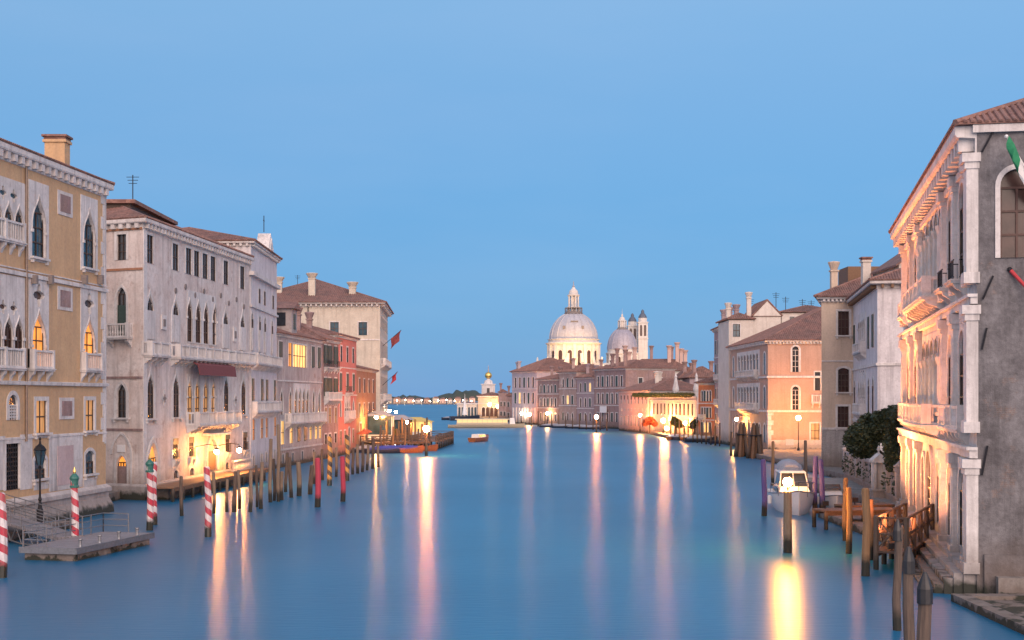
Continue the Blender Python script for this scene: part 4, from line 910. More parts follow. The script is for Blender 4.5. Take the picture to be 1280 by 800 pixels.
b.course(12.2, .3, .15); b.course(6.2, .3, .15); b.cornice(19.9, .8, .8, istria2, bmat=brownwood, sp=.9); b.roof(20.7, 3.0, .9); b.walls()
m = MB(); vs = [(x-b.o.x, y-b.o.y, z) for y in (140, 150) for x, z in ((40.3,20.5),(53,20.5),(53,26.6),(44.0,25.4),(40.3,22.9))]; m.add(vs, [(4,3,2,1,0),(5,6,7,8,9),(0,1,6,5),(1,2,7,6),(4,0,5,9)]); ga = m.build('roof_gable', whitew, b.roofobj)
m = MB()
for (xa, za), (xb, zb_) in (((39.9,22.65),(44.0,25.43)),((44.0,25.43),(53,26.63))): m.add([(x-b.o.x, y-b.o.y, z+dz) for dz in (0,.2) for y in (139.6,150.4) for x, z in ((xa,za),(xb,zb_))], [(0,1,3,2),(4,6,7,5),(0,4,5,1),(1,5,7,3),(3,7,6,2),(2,6,4,0)])
m.build('gable_roof', tile, ga); m = MB(); m.box(41.7-b.o.x,43.3-b.o.x,139.9-b.o.y,140.1-b.o.y,22.6,24.0); m.build('window', glass, b.roofobj)
b.chimney(39.5, 150, 21, 24.6, .9, .9, whitew)

# R4. faded yellow house on a stone block basement
A4 = Vector((37.3, 162)); B4 = Vector((43.0, 182))
b = Building('canal_house', 'faded yellow house with dark windows on a stone block basement', 'house', quad_right(A4, B4, (15, -.3)), 20.9, yellowc)
E = b.f(0)
for px, y0, y1, sh in ((1054.5, 389, 419, 'rect'), (1054.5, 460, 490, 'seg'), (1054, 508, 534, 'rect')): E.at(E.u(px), E.z(px, y1), 1.35, E.z(px, y0)-E.z(px, y1), sh=sh, t=.25, pane=glassbr, bars=(2,2), sill=True)
for px in (1080,): [E.at(E.u(px)-.3, z, 1.3, 2.6, t=.22, pane=glassbr) for z in (6, 10, 16.5)]
E.box('basement', .02, E.L-.03, -1, E.z(1040, 537), .14, blockst); E.box('string_course', .01, E.L, E.z(1040, 537), E.z(1040, 537)+.25, .24, istria)
E.box('string_course', .01, E.L, E.z(1040, 452), E.z(1040, 452)+.15, .1, istria)
b.cornice(20.5, .6, .55, istria, sp=.5); b.roof(21.1, 4.0, .8); b.walls(); b.chimney(39.4, 164.5, 21.3, 24.9, .8, .8, yellowc, 'bell'); b.box('roof_hut', 42, 47, 168, 173, 22, 25.4, brownwood, b.roofobj)

# R5. salmon palace with the lamp on its side wall
A5 = Vector((41.7, 219)); B5 = Vector((40.8, 251))
b = Building('gothic_palace', 'salmon side-walled palace with white arcaded front, lit by a quay lamp', 'palace', quad_right(A5, B5, (27, -.4)), 18.2, salmon)
E = b.f(0); F = b.f(3); L = F.L
for y0, y1 in ((433, 465), (483, 512)): E.at(E.u(994.5), E.z(994, y1), 1.1, E.z(994, y0)-E.z(994, y1), sh='round', t=.28, proud=.08, pane=glass, bars=(1,3), smat=istria)
E.at(E.u(1019), 1.2, 1.4, 3.6, name='door', t=.25, pane=lit_d, bars=(1,2)); E.at(E.u(1022), E.z(1022, 488), .9, 3.0, t=.2, pane=glass) if E.u(1022) < E.L-1 else None
E.balcony(E.u(1019)-.7, E.u(1019)+.9, E.z(1019, 503), .6, 1.2, simple=True)
E.box('base_band', .3, E.L-.05, -.8, E.z(990, 550), .1, istria); m = MB(); E.box('sign_plate', E.u(982), E.u(992), E.z(987, 556.5), E.z(987, 549), .13, plain('grey_notice', (.35,.37,.42), .5))
F.rowu([U_ for U_ in (3, 29.5)], 12.8, 3.6, 1.6, sh='round', t=.3, pane=glass); F.rowu([3, 29.5], 7.2, 3.6, 1.6, sh='round', t=.3, pane=glass)
for z0 in (12.8, 7.2):
    F.at(16.2, z0, 19, 3.9, panel=(.2,.1,.4), pane=glassbr, ops=tuple((-7.8+2.6*k,0,1.7,3.7,'round') for k in range(7)))
    F.balcony(9, 25, z0-.1, .9, 1.0, simple=True, sp=.35)
F.rowu([3, 8, 12, 21.5, 25.5, 29.5], 1.6, 3.0, 1.6, sh='round', t=.3, pane=glass); F.at(17, 1.0, 2.6, 4.2, name='door', sh='round', t=.4, pane=glassbr)
F.box('stone_facing', .05, L-.05, .3, 6.0, .02, istria2) if False else None
for c_ in ((.9, 6.6), (.9, 12.2)): b.course(c_[1], .35, .18)
E.quoins(.0, .5, 6.6, .8, .9, .55); F.quoins(F.L-.02, .5, 6.6, .8, .9, .55)
b.cornice(17.7, .65, .6, istria, sp=.55); b.roof(18.3, 6.6, .7, rows=.33, hip=1.0); b.walls()
# R6. white gabled houses rising behind it
x0 = PX(911, 252.6); A6 = Vector((x0, 252.6)); b = Building('roof_house', 'tall white gabled house with green-shuttered attic windows behind the salmon palace', 'house', [A6, A6+Vector((4.6,0)), A6+Vector((4.6,13)), A6+Vector((0,13))], 23.6, whitew)
E = b.f(0); E.at(E.u(920.5), E.z(920, 421), 1.4, E.z(920, 405)-E.z(920, 421), t=.15, pane=glassb, bars=(1,1)); b.roof(23.7, 1.2, .4, rows=.4); b.walls(); b.chimney(x0+4, 254, 23, 28.2, .8, .8, whitew, 'bell'); b.chimney(x0+.6, 257, 23.8, 26.4, .8, .8, whitew, 'bell')
x0 = PX(941.5, 253); A6 = Vector((x0, 253)); b = Building('roof_house', 'white house with a pointed gable and a shuttered square window above the tiled roof', 'house', [A6, A6+Vector((5.2,0)), A6+Vector((5.2,13)), A6+Vector((0,13))], 24.4, whitew)
E = b.f(0); E.at(E.u(954.5), E.z(954, 397), 1.0, E.z(954, 383)-E.z(954, 397), t=.14, pane=glassb, shut=True, shmat=brownsh); b.roof(24.3, 3.0, .25, rows=.4, axis=1, hip=0); b.walls(tops={0: ((1,0),(.5,2.95),(0,0))})
x0 = PX(977, 254); A6 = Vector((x0, 254)); b = Building('roof_house', 'white attic storey with red tile roof and aerials behind the salmon palace', 'house', [A6, A6+Vector((12,0)), A6+Vector((12,12)), A6+Vector((0,12))], 25.0, whitew)
b.f(0).rowu([2,6], 22.8, 1.5, .9, t=.14, pane=glass); b.roof(25.1, 1.6, .5, rows=.4); b.walls()
for k, px in enumerate((938, 970, 982, 1003, 1014)):
    t = thing('aerial', ['short','tall','forked','slim','bare'][k]+' rooftop aerial above the white gabled houses', 'aerial', (PX(px, 257+k*.7), 257+k*.7, 22.8)); m = MB(); hh = [5.2,6.4,5.6,5.2,5.0][k]; m.tube([(0,0,0),(0,0,hh)], .06); m.build('mast', iron, t)
    m = MB(); [m.tube([(-.7+.1*j,0,hh-.3-.35*j),(.7-.1*j,0,hh-.3-.35*j)], .035, 5) for j in range(3)]; m.build('element', iron, t)
# R7. tall mauve house, R8 orange house
A7 = Vector((PX(911, 267), 267)); B7 = Vector((PX(892.7, 291.8), 291.8))
b = Building('canal_house', 'tall narrow mauve house with small balconies beyond the salmon palace', 'house', quad_right(A7, B7, (12, 0)), 23.4, plainm := wallmat('mauve_stucco', (.38,.30,.32), (.31,.24,.26), (.14,.11,.12), .4, seed=22))
F = b.f(3)
F.grid(5, (18.2, 13.2, 8.0, 2.6), 1.4, 2.9, t=.22, pane=glass, blind=.98, shmat=greensh); F.balcony(5, 20, 12.9, .8, 1.0, simple=True, sp=.4); F.balcony(5, 20, 7.7, .8, 1.0, simple=True, sp=.4)
b.course(12.2, .25, .15); b.course(17.4, .25, .15); b.cornice(23.0, .6, .5, istria2, sp=.9); b.roof(23.6, 2.2, .7, rows=.4); b.walls(); [b.chimney(A7.x+2.0, y, 23.4, 27.0, .9, .9, plainm, 'bell') for y in (270, 278, 286)]
# R9. low white palace with roof terrace, R10 pink house
A9 = Vector((PX(872, 318.5), 318.5)); A9 = Vector((38.6, 281)); B9 = Vector((30.9, 331))
A9 = Vector((PX(871, 300), 300)); B9 = Vector((PX(813, 333), 333))
b = Building('low_palace', 'low unfinished white stone palace with a flat planted terrace, lit by quay lamps', 'palace', quad_right(A9, B9, (.9, 9)), 9.2, whitew)
F = b.f(3); F.grid(11, (4.9,), 1.0, 2.7, t=.25, pane=glass, bars=(1,1)); F.grid(9, (1.6,), 1.1, 2.0, sh='round', t=.25, pane=lit_d); b.course(8.2, .3, .2); b.course(4.2, .25, .15); b.ring('parapet', [(-.02,8.8),(.3,8.85),(.3,9.3),(-.5,9.32)], istria); b.walls()
crown('terrace_hedge', leafy, [(-1+ -k*.34*2.2, 3+k*2.2*1.0, 9.6, .9, 1.4, .5) for k in range(14)], 6000, .22, b.root, 8)
for k, (px, D) in enumerate(((846, 322), (872, 316))):
    t = thing('stone_urn', ['tall white stone chimney finial on the terrace of the low palace','slim white stone pinnacle at the right end of the low palace'][k], 'pinnacle', (PX(px, D), D+2, 9.0)); m = MB(); m.box(-.5,.5,-.5,.5,0,1.6); m.build('pedestal', istria, t); m = MB(); m.lathe([(.75,1.6),(.8,2.0),(.5,3.4),(.28,4.8),(.36,5.0),(.05,5.9)], 10); m.build('finial', istria, t)
A10 = Vector((PX(812, 334), 334)); B10 = Vector((PX(773.5, 368), 368))
b = Building('canal_house', 'pink two-storey house with evenly spaced small windows and hipped tile roof', 'house', quad_right(A10, B10, (16, 8)), 10.6, plainp := wallmat('pale_pink_stucco', (.62,.43,.37), (.55,.38,.33), (.3,.2,.17), .3, seed=23))
F = b.f(3); F.grid(8, (7.4,), 1.0, 2.2, t=.16, pane=glass, blind=.5, shmat=brownsh); F.grid(8, (1.6,), 1.0, 2.6, t=.16, pane=glass); F.grid(8, (5.4,), .6, .7, t=.1, pane=glass); E = b.f(0); E.grid(6, (7.0, 2.2), 1.0, 2.2, t=.16, pane=glass)
b.cornice(10.3, .4, .4, istria2, sp=0); b.roof(10.7, 3.2, .6, rows=.45); b.walls(); b.chimney(PX(819, 350), 346, 11.5, 15, .9, .9, whitew, 'bell'); b.chimney(PX(824, 350), 349, 11.5, 15, .9, .9, whitew, 'bell')
# R11..: brown brick palaces along the bend
def bank_house(name, label, cat, px0, D0, px1, D1, ztop, mat, rise, floors, n, sh='rect', litrow=None, dep=14, chim=(), shm=greensh, frame=istria2, hip=1.0):
    """canal front between two pixel columns, right (near) end first"""
    A_ = Vector((PX(px1, D1), D1)); B_ = Vector((PX(px0, D0), D0)); d_ = (A_-B_).normalized(); nb = Vector((-d_.y, d_.x))*dep
    b = Building(name, label, cat, [B_, A_, A_+nb, B_+nb], ztop, mat)
    F = b.f(0); 
    for k, (z0, h, w_) in enumerate(floors):
        for j in range(n):
            u = 1.0+(F.L-2)*(j+.5)/n; lt = litrow and (k, j) in litrow
            F.at(u, z0, w_, h, sh=sh if k % 2 == 0 else 'rect', t=.22, pane=lit_y if lt else (glassbr if (j*7+k*3) % 4 else glass), blind=0 if lt or (j+k) % 3 else .98, shmat=shm, fmat=frame)
    E = b.f(3)
    for z0, h, w_ in floors: E.rowu([E.L*.3, E.L*.7], z0, h*.8, w_, t=.2, pane=glass, fmat=frame)
    E = b.f(1)
    for z0, h, w_ in floors: E.rowu([E.L*.3, E.L*.7], z0, h*.8, w_, t=.2, pane=glass, fmat=frame)
    for z0, h, w_ in floors[1:]: b.course(z0-.6, .25, .14, frame)
    b.cornice(ztop-.3, .5, .45, frame, sp=.9, edges=(0,)); b.roof(ztop+.2, rise, .7, rows=.5, hip=hip); b.walls()
    for x, y, z in chim:
        p = F.pt(F.L*x, 0, -y); b.chimney(p.x, p.y, ztop, z, .9, .9, mat, 'bell')
    return b
bank_brick = b = bank_house('brick_palace', 'tall brown brick palace with chimneys standing behind the pink house', 'palace', 743, 398, 782, 380, 17.1, mauve, 2.6, [(2.0,2.6,1.3),(7.2,3.0,1.3),(12.2,3.0,1.3)], 6, 'rect', {(1,5)}, 16, ((.45,1.5,21),(.62,1.2,22.5),(.85,1.5,22.0)))

b = bank_house('canal_house', 'small orange house with arched windows next to the lamplit white terrace wall', 'house', 873, 297, 892.6, 291, 12.0, orangeh, 1.6, [(1.4,2.2,.75),(4.6,2.2,.75),(8.2,2.3,.75)], 4, 'round', {(0,1),(0,2)}, 10)
b.f(0).balcony(.6, 3.2, 4.5, .5, .8, simple=True)
b = bank_brick; F = b.f(0)
t = thing('banner', 'blank white banner board hung low on the brown brick palace', 'banner', F.pt(F.L*.35, 4.6, .6)); m = MB(); m.obox(Vector((0,0,0)), F.d, 2.1, F.nrm, -.06, .06, 0, 1.9); m.build('board', whitep, t); m = MB(); [m.obox(F.d*x, F.d, .06, F.nrm, -.55, -.063, .3, .5) for x in (-1.8, 1.8)]; m.build('bracket', iron, t)
b = bank_house('canal_house', 'narrow mauve house with one lit upper window left of the brown brick palace', 'house', 721, 409, 742.6, 399, 14.8, plainm, 2.6, [(2.0,2.4,1.1),(6.2,2.6,1.1),(10.8,2.6,1.1)], 3, 'round', {(2,2)}, 14, ((.3,2,18.5),(.8,2,18)))
b = bank_house('canal_house', 'slim tall brown house with a lit window between two mauve houses', 'house', 699, 419, 720.6, 409.5, 16.6, barb_s, 2.4, [(2.0,2.4,1.1),(7.0,2.6,1.1),(12.2,2.8,1.1)], 3, 'point', {(1,1)}, 14, ((.5,2,20.5),))
b = bank_house('canal_house', 'wide dark mauve house with a roof terrace beside the corner palace', 'house', 672, 432, 698.5, 420, 14.6, mauve, 2.2, [(1.6,2.6,1.1),(6.2,2.6,1.1),(10.6,2.4,1.1)], 5, 'round', {(0,1),(0,3)}, 14, ((.3,3,18.3),(.7,3,18)))
b = bank_house('corner_palace', 'lilac corner palace with hipped brown roof and bright lit ground-floor loggia', 'palace', 640, 462, 671, 446, 17.6, plainl := wallmat('lilac_grey_stone', (.47,.42,.46), (.41,.36,.40), (.2,.17,.18), .4, seed=24), 4.6, [(7.0,3.6,1.3),(12.4,3.4,1.3)], 5, 'rect', {(0,1)}, 20, ((.02,2,20.5),(.14,1.5,20.8)))
F = b.f(0); F.grid(6, (1.4,), 1.5, 4.0, m=.6, t=.25, pane=lit_y, bars=(1,1)) if False else None
m = MB(); [m.obox(F.pt(F.L*(k+.5)/8, 0)-b.o, F.d, .4, F.nrm, .02, .3, -.5, 5.6) for k in range(8)]; m.build('pilaster', istria, b.root); 
t = thing('glazed_loggia', 'white pillared waterside loggia of the lilac corner palace', 'loggia', F.pt(F.L/2, .0, 1.2)) if False else None
# rooftop crowd behind: long white building, dark terraces
A_ = Vector((PX(775, 430), 430)); b = Building('long_house', 'long whitewashed upper storey with small square windows under a dark tile roof', 'house', [A_, A_+Vector((22.5,-6)), A_+Vector((24,8)), A_+Vector((1.5,14))], 17.4, whitew)
F = b.f(0); F.grid(8, (13.4,), 1.2, 2.2, t=.14, pane=glass); b.roof(17.5, 3.8, .6, rows=.5); b.walls(); [b.chimney(PX(x, 432), 431, 19, z, 1.1, 1.1, plainp, 'bell') for x, z in ((781, 25), (786, 23), (793, 24.5), (836, 25), (846, 26), (851, 24), (856, 23.5))]
for k, (x0, x1, D, z, lab) in enumerate(((676, 712, 470, 17.5, 'dark-roofed house squeezed behind the mauve canal houses'), (700, 745, 500, 16.8, 'house with a dark tile roof just below the great dome'), (745, 775, 470, 17.2, 'brown tile-roofed house below the smaller dome'), (808, 850, 470, 22.0, 'flat-topped dark house with a metal roof terrace below the bell towers'), (862, 900, 380, 14.5, 'low tile-roofed house seen over the orange house'), (850, 875, 400, 14.5, 'whitewashed gable seen over the white terrace'))):
    b = Building('roof_house', lab, 'house', [Vector((PX(x0, D), D)), Vector((PX(x1, D), D)), Vector((PX(x1, D), D+16)), Vector((PX(x0, D), D+16))], z, [mauve, plainm, barb_s, plainl, plainm, whitew][k]); b.f(0).grid(4, (z-3.4,), 1.1, 1.8, t=.15, pane=glass); b.roof(z+.1, 3.2 if k != 3 else .4, .6, rows=.5); b.walls(); b.chimney(PX(x0+7, D), D+2, z, z+4.5, 1, 1, mauve, 'bell'); b.chimney(PX(x1-9, D), D+3, z, z+4.2, 1, 1, mauve, 'bell')
# ------------------------------------------------------------------ the great church
SD = 640.0; cx = PX(717, SD); zp = lambda py, D=SD: PZ(py, D); sx_ = SD/FPX
t = thing('domed_church', 'great white domed basilica with two domes, floodlit drum and twin bell towers', 'church', (cx, SD, 0))
m = MB(); m.lathe([(24,0),(24,20),(22.5,20.5),(14.2,24)], 8, ph=math.pi/8); m.build('nave', church, t)
rd = 33.2*sx_; 
def drum(r, z0, z1, n, parent, nm='drum'):
    m = MB(); m.lathe([(r*1.05,z0),(r*1.05,z0+1.2),(r*.93,z0+1.3),(r*.93,z1-2.8),(r*1.0,z1-2.6),(r*1.06,z1-2.0),(r*1.06,z1-1.7),(r*.96,z1-1.5),(r*.94,z1-.3),(r*.99,z1-.1),(r*.99,z1)], 32); d = m.build(nm, church, parent)
    for k in range(n):
        a = 2*math.pi*(k+.5)/n; 
        if math.sin(a) > .35: continue
        c = Vector((math.cos(a), math.sin(a), 0))*(r*.93); dv = Vector((-math.sin(a), math.cos(a), 0)); nv = Vector((math.cos(a), math.sin(a), 0))
        m = MB(); m.add([c+dv*x+nv*.12+Vector((0,0,z0+1.8+z)) for x, z in outline('round', r*.17, (z1-z0)*.5)], [tuple(range(len(outline('round',1,1))))]); wn = m.build('window', glassbr, d)
        m = MB(); o1 = outline('round', r*.17, (z1-z0)*.5); o2 = outline('round', r*.24, (z1-z0)*.54); nn = len(o1); m.add([c+dv*x+nv*.35+Vector((0,0,z0+1.8+z)) for x, z in o1]+[c+dv*x+nv*.35+Vector((0,0,z0+1.8+z)) for x, z in o2]+[c+dv*x+nv*-.3+Vector((0,0,z0+1.8+z)) for x, z in o2]+[c+dv*x+nv*.0+Vector((0,0,z0+1.8+z)) for x, z in o1], [(i,(i+1)%nn,nn+(i+1)%nn,nn+i) for i in range(1,nn)]+[(nn+i,nn+(i+1)%nn,2*nn+(i+1)%nn,2*nn+i) for i in range(1,nn)]+[(i,(i+1)%nn,3*nn+(i+1)%nn,3*nn+i) for i in range(nn)]); m.build('surround', church, wn)
        for e in (-1,):
            a2 = 2*math.pi*k/n; c2 = Vector((math.cos(a2), math.sin(a2), 0))*(r*.98); dv2 = Vector((-math.sin(a2), math.cos(a2), 0)); n2 = Vector((math.cos(a2), math.sin(a2), 0)); m = MB(); m.obox(c2, dv2, r*.055, n2, -1.0, .25, z0+1.3, z1-2.4); m.build('pilaster', church, d)
    return d
def dome(r, z0, z1, parent, mat, ribs=16):
    m = MB(); N_ = 14; h = z1-z0; prof = [(r*math.cos(math.pi/2*i/N_*.90), z0+h*math.sin(math.pi/2*i/N_*.90)/math.sin(math.pi/2*.90)) for i in range(N_+1)]
    m.lathe(prof, 48)
    d = m.build('dome', mat, parent, smooth=True)
    m = MB()
    for k in range(ribs):
        a = 2*math.pi*k/ribs; m.tube([(p[0]*math.cos(a)*1.0, p[0]*math.sin(a)*1.0, p[1]) for p in prof], .26*r/11, 5)
    m.build('rib', mat, d); return d
zb, zt = zp(424.5), zp(391)
dr = drum(rd, zp(462), zb, 16, t); dm = dome(30*sx_, zb, zt, t, plain('pale_dome_lead', (.40,.395,.43), .6, 0, .15, 1.2, .15, (.28,.265,.30)))
for k, a in enumerate((-2.05, -1.2, -1.57)):
    r0 = 30*sx_*.93; m = MB(); q = .55 if k < 2 else 1.7; zq = zb+4.6 if k < 2 else zb+8.0; r0 = r0 if k < 2 else r0*.86; c = Vector((r0*math.cos(a), r0*math.sin(a), 0)); m.box(c.x-q, c.x+q, c.y-.3, c.y+1.4, zq, zq+(1.5 if k < 2 else .5)); m.build('dormer', darkstone, dm)
m = MB(); m.lathe([(4.4,zt-.6),(4.4,zt),(4.1,zt+.1),(4.1,zt+.5)], 24); 
for k in range(24): m.box(4.1*math.cos(k*math.pi/12)-.09, 4.1*math.cos(k*math.pi/12)+.09, 4.1*math.sin(k*math.pi/12)-.09, 4.1*math.sin(k*math.pi/12)+.09, zt+.5, zt+2.2)
m.lathe([(4.15,zt+2.2),(4.15,zt+2.4)], 24); m.build('gallery', darkstone, dm)
ln = MB(); ln.lathe([(1.5,zt),(1.5,zp(371)),], 12); zl = zp(370)
for k in range(8):
    a = 2*math.pi*(k+.5)/8; ln.lathe([(.55,0),(.45,.4),(.4,zl-zt-.6),(.55,zl-zt)], 6, (2.3*math.cos(a), 2.3*math.sin(a), zt)); ln.box(3.0*math.cos(a)-.2, 3.0*math.cos(a)+.2, 3.0*math.sin(a)-.2, 3.0*math.sin(a)+.2, zt, zt+2.8)
ln.lathe([(2.9,zl),(3.0,zl+.5),(2.3,zl+.7),(2.3,zl+1.2),(2.0,zl+2.4),(1.0,zl+3.4),(.6,zl+4.2)], 16); lo = ln.build('lantern', church, dm)
m = MB(); m.lathe([(.5,zl+4.2),(.62,zl+4.7),(.2,zl+5.2),(.24,zl+6.2),(.05,zp(351))], 8); m.build('statue', lead, lo)
for k in range(12):        # the scroll buttresses round the drum
    a = 2*math.pi*(k+.5)/12
    if math.sin(a) > .3: continue
    nv = Vector((math.cos(a), math.sin(a), 0)); dv = Vector((-math.sin(a), math.cos(a), 0)); z0 = zp(470); m = MB(); pts = []
    for i in range(24):
        th = i/23*4.2*math.pi/2*1.3; rr = 3.1*(1-i/30); pts.append((rd*1.12 + 3.0 + rr*math.cos(th+1.2), z0+3.4 + rr*math.sin(th+1.2)))
    n = 20; circ = [(rd*1.05+2.6+3.0*math.cos(2*math.pi*i/n), z0+3.2+3.0*math.sin(2*math.pi*i/n)) for i in range(n)]
    vs = [nv*r+dv*s+Vector((0,0,z)) for s in (-.8,.8) for r, z in circ]; m.add(vs, [tuple(range(n)), tuple(range(2*n-1,n-1,-1))]+[(i,(i+1)%n,n+(i+1)%n,n+i) for i in range(n)])
    up = [(rd*.9, z0+6.2), (rd*1.0+1.0, z0+5.5), (rd*.98, z0+10.5), (rd*.9, z0+10.6)]; vs = [nv*r+dv*s+Vector((0,0,z)) for s in (-.7,.7) for r, z in up]; m.add(vs, [(0,1,2,3),(7,6,5,4)]+[(i,(i+1)%4,4+(i+1)%4,4+i) for i in range(4)])
    s_ = m.build('scroll', church, t); m = MB(); c = nv*(rd*1.05+4.6); m.lathe([(.5,z0+5.5),(.42,z0+6.6),(.5,z0+7.4),(.3,z0+8),(.34,z0+8.5),(.05,z0+8.9)], 7, c); m.build('statue', church, s_)
# smaller dome behind, over the choir
D2 = 668; s2 = D2/FPX; off = Vector((PX(777.7, D2)-cx, D2-SD, 0))
def at2(fn, *a, **k):
    e = fn(*a, **k); e.location = off; return e
z2b, z2t = zp(437, D2), zp(410.5, D2)
d2 = at2(drum, 19.5*s2, zp(465, D2), z2b, 12, t); d2m = at2(dome, 18.7*s2, z2b, z2t, t, plain('grey_dome_lead', (.34,.32,.37), .5, .1, .2, 1.2, .15, (.22,.2,.24)))
m = MB(); m.lathe([(3.4,z2t-1.3),(2.2,z2t+.3),(2.1,z2t+.5)], 16); m.build('collar', darkstone, d2m)
m = MB(); m.lathe([(1.5,z2t+.5),(1.5,z2t+3.4),(2.1,z2t+3.6),(2.1,z2t+4.0),(1.5,z2t+4.3),(1.1,z2t+5.4),(.5,z2t+5.8),(.45,z2t+6.8),(.1,z2t+7.2),(.04,zp(386,D2))], 12); 
for k in range(6): m.lathe([(.3,0),(.3,3.2)], 6, (1.9*math.cos(k*math.pi/3), 1.9*math.sin(k*math.pi/3), z2t+.4))
m.build('lantern', church, d2m)
for px, D, ty in ((790.5, 690, 405.5), (803.3, 680, 401)):
    o = Vector((PX(px, D)-cx, D-SD, 0)); hw = 5.9*D/FPX; z0 = 15; z1 = zp(ty, D); m = MB(); m.box(-hw,hw,-hw,hw,z0,z1-1.2); m.box(-hw*1.12,hw*1.12,-hw*1.12,hw*1.12,z1-1.2,z1-.6); m.box(-hw*1.12,hw*1.12,-hw*1.12,hw*1.12,z1-9.2,z1-8.8)
    tw = m.build('bell_tower', church, t, o)
    for x in (-.42,.42): m = MB(); m.add([(x*hw+a, -hw-.04, z1-7.8+z) for a, z in outline('round', hw*.5, 5.6)], [tuple(range(len(outline('round',1,1))))]); m.build('window', glassbr, tw)
    for y in (0,): m = MB(); m.add([(-hw-.04, a, z1-7.8+z) for a, z in outline('round', hw*.6, 5.6)], [tuple(range(len(outline('round',1,1))))]); m.build('window', glassbr, tw)
    m = MB(); m.lathe([(hw*.95,z1-.6),(hw*.95,z1+1.2),(hw*1.0,z1+1.4)], 8, ph=math.pi/8); m.build('drum', church, tw)
    m = MB(); m.lathe([(hw*.9,z1+1.4),(hw*.85,z1+2.2),(hw*.55,z1+3.4),(hw*.35,z1+3.9),(hw*.32,z1+5.0),(.12,z1+5.8),(.05,zp(388 if px > 800 else 392.5, D)+0)], 12); m.build('dome', plain('dark_copper_dome', (.10,.12,.16), .5, .2), tw)

def floodlight(name, label, loc, target, energy, colr, spot=70, size=.6):
    t = thing(name, label, 'floodlight', loc, 0, 'floodlights on the church'); m = MB(); m.box(-.25,.25,-.2,.2,0,.5); m.build('housing', iron, t)
    l = bpy.data.lights.new('beam', 'SPOT'); l.energy = energy; l.color = colr; l.spot_size = R(spot); l.spot_blend = .8; l.shadow_soft_size = size
    o = bpy.data.objects.new('beam', l); col.objects.link(o); o.parent = t; o.location = (0,0,.9); o.rotation_euler = (Vector(target)-Vector(loc)-Vector((0,0,.9))).to_track_quat('-Z','Y').to_euler()
for k, (dx, dy) in enumerate(((-16,-26),(-4,-30),(9,-29),(20,-22))): floodlight('floodlight', 'small dark floodlight on the roofs below the great drum', (cx+dx, SD+dy, 21.5), (cx+dx*.25, SD-9, 34), 17000, (1,.56,.20), 75)
for dx, dy in ((-8,-20),(8,-20)): floodlight('floodlight', 'small dark floodlight on the roofs below the smaller dome', (cx+off.x+dx, D2+dy, 22.5), (cx+off.x, D2-4, 34), 5500, (1,.62,.36), 70)
floodlight('floodlight', 'small dark floodlight aimed at the twin bell towers', (PX(812, 655), 655, 22), (PX(800, 684), 684, 38), 13000, (1,.64,.36), 60)

# ------------------------------------------------------------------ customs house point
DD = 560; dx = lambda px: PX(px, DD)
b = Building('customs_house', 'low lit customs house with a white tower carrying a gilded ball', 'customs house', [Vector((dx(597.5), DD)), Vector((dx(632), DD-4)), Vector((dx(632), DD+22)), Vector((dx(597.5), DD+22))], 9.6, plaino := wallmat('warm_customs_stone', (.62,.50,.40), (.55,.43,.34), (.3,.22,.17), .3, seed=25))
b.f(0).grid(5, (1.2,), 1.6, 3.8, sh='round', t=.3, pane=glassbr); b.course(6.4, .3, .2); b.ring('cornice', [(-.02,9.2),(.5,9.3),(.5,9.7),(-.02,9.75)], istria); b.roof(9.7, 1.4, .6, rows=.5); b.walls()
c = Vector((dx(610), DD+9, 0)) - b.o
m = MB(); m.box(c.x-2.8,c.x+2.8,c.y-2.8,c.y+2.8,9.0,14.4); m.box(c.x-3.1,c.x+3.1,c.y-3.1,c.y+3.1,14.4,14.8); m.lathe([(2.0,14.8),(1.6,16.2),(.8,16.5),(.6,17.0)], 10, c); tw = m.build('tower', istria, b.root)
m = MB(); m.box(c.x-.6,c.x+.6,c.y-2.85,c.y-2.79,10.4,13.0); m.build('window', glass, tw)
m = MB(); m.sphere((c.x,c.y,18.4), 1.5, 14, 10); m.build('ball', gold, tw, smooth=True); m = MB(); m.lathe([(.25,19.8),(.35,20.6),(.15,21.4),(.2,21.9),(.04,22.8)], 7, (c.x,c.y,0)); m.build('statue', lead, tw)
b = Building('arcade', 'low white pillared arcade left of the customs house', 'arcade', [Vector((dx(571), DD+3)), Vector((dx(597), DD+1)), Vector((dx(597), DD+12)), Vector((dx(571), DD+14))], 6.2, whitew)
b.f(0).grid(6, (.8,), .95, 4.2, m=.3, sh='round', t=.2, pane=glassb); b.ring('cornice', [(-.02,6.0),(.3,6.1),(.3,6.6),(-.4,6.7)], istria); b.roof(6.5, .6, .2, rows=0); b.walls()
for k, (x0, x1, D, z) in enumerate(((633, 640, 500, 9.5), (623, 634, 545, 11.0))): 
    b = Building('canal_house', ['small dark house tucked left of the lilac corner palace','narrow brown house between the customs house and the corner palace'][k], 'house', [Vector((PX(x0,D),D)), Vector((PX(x1,D),D)), Vector((PX(x1,D),D+12)), Vector((PX(x0,D),D+12))], z, mauve); b.f(0).grid(2, (5.5,1.6), .8, 1.8, m=.4, t=.12, pane=glass); b.roof(z+.1, 1.2, .3, rows=.5); b.walls(); b.chimney(PX(x0+3,D), D+2, z, z+3.2, .8, .8, mauve, 'bell')

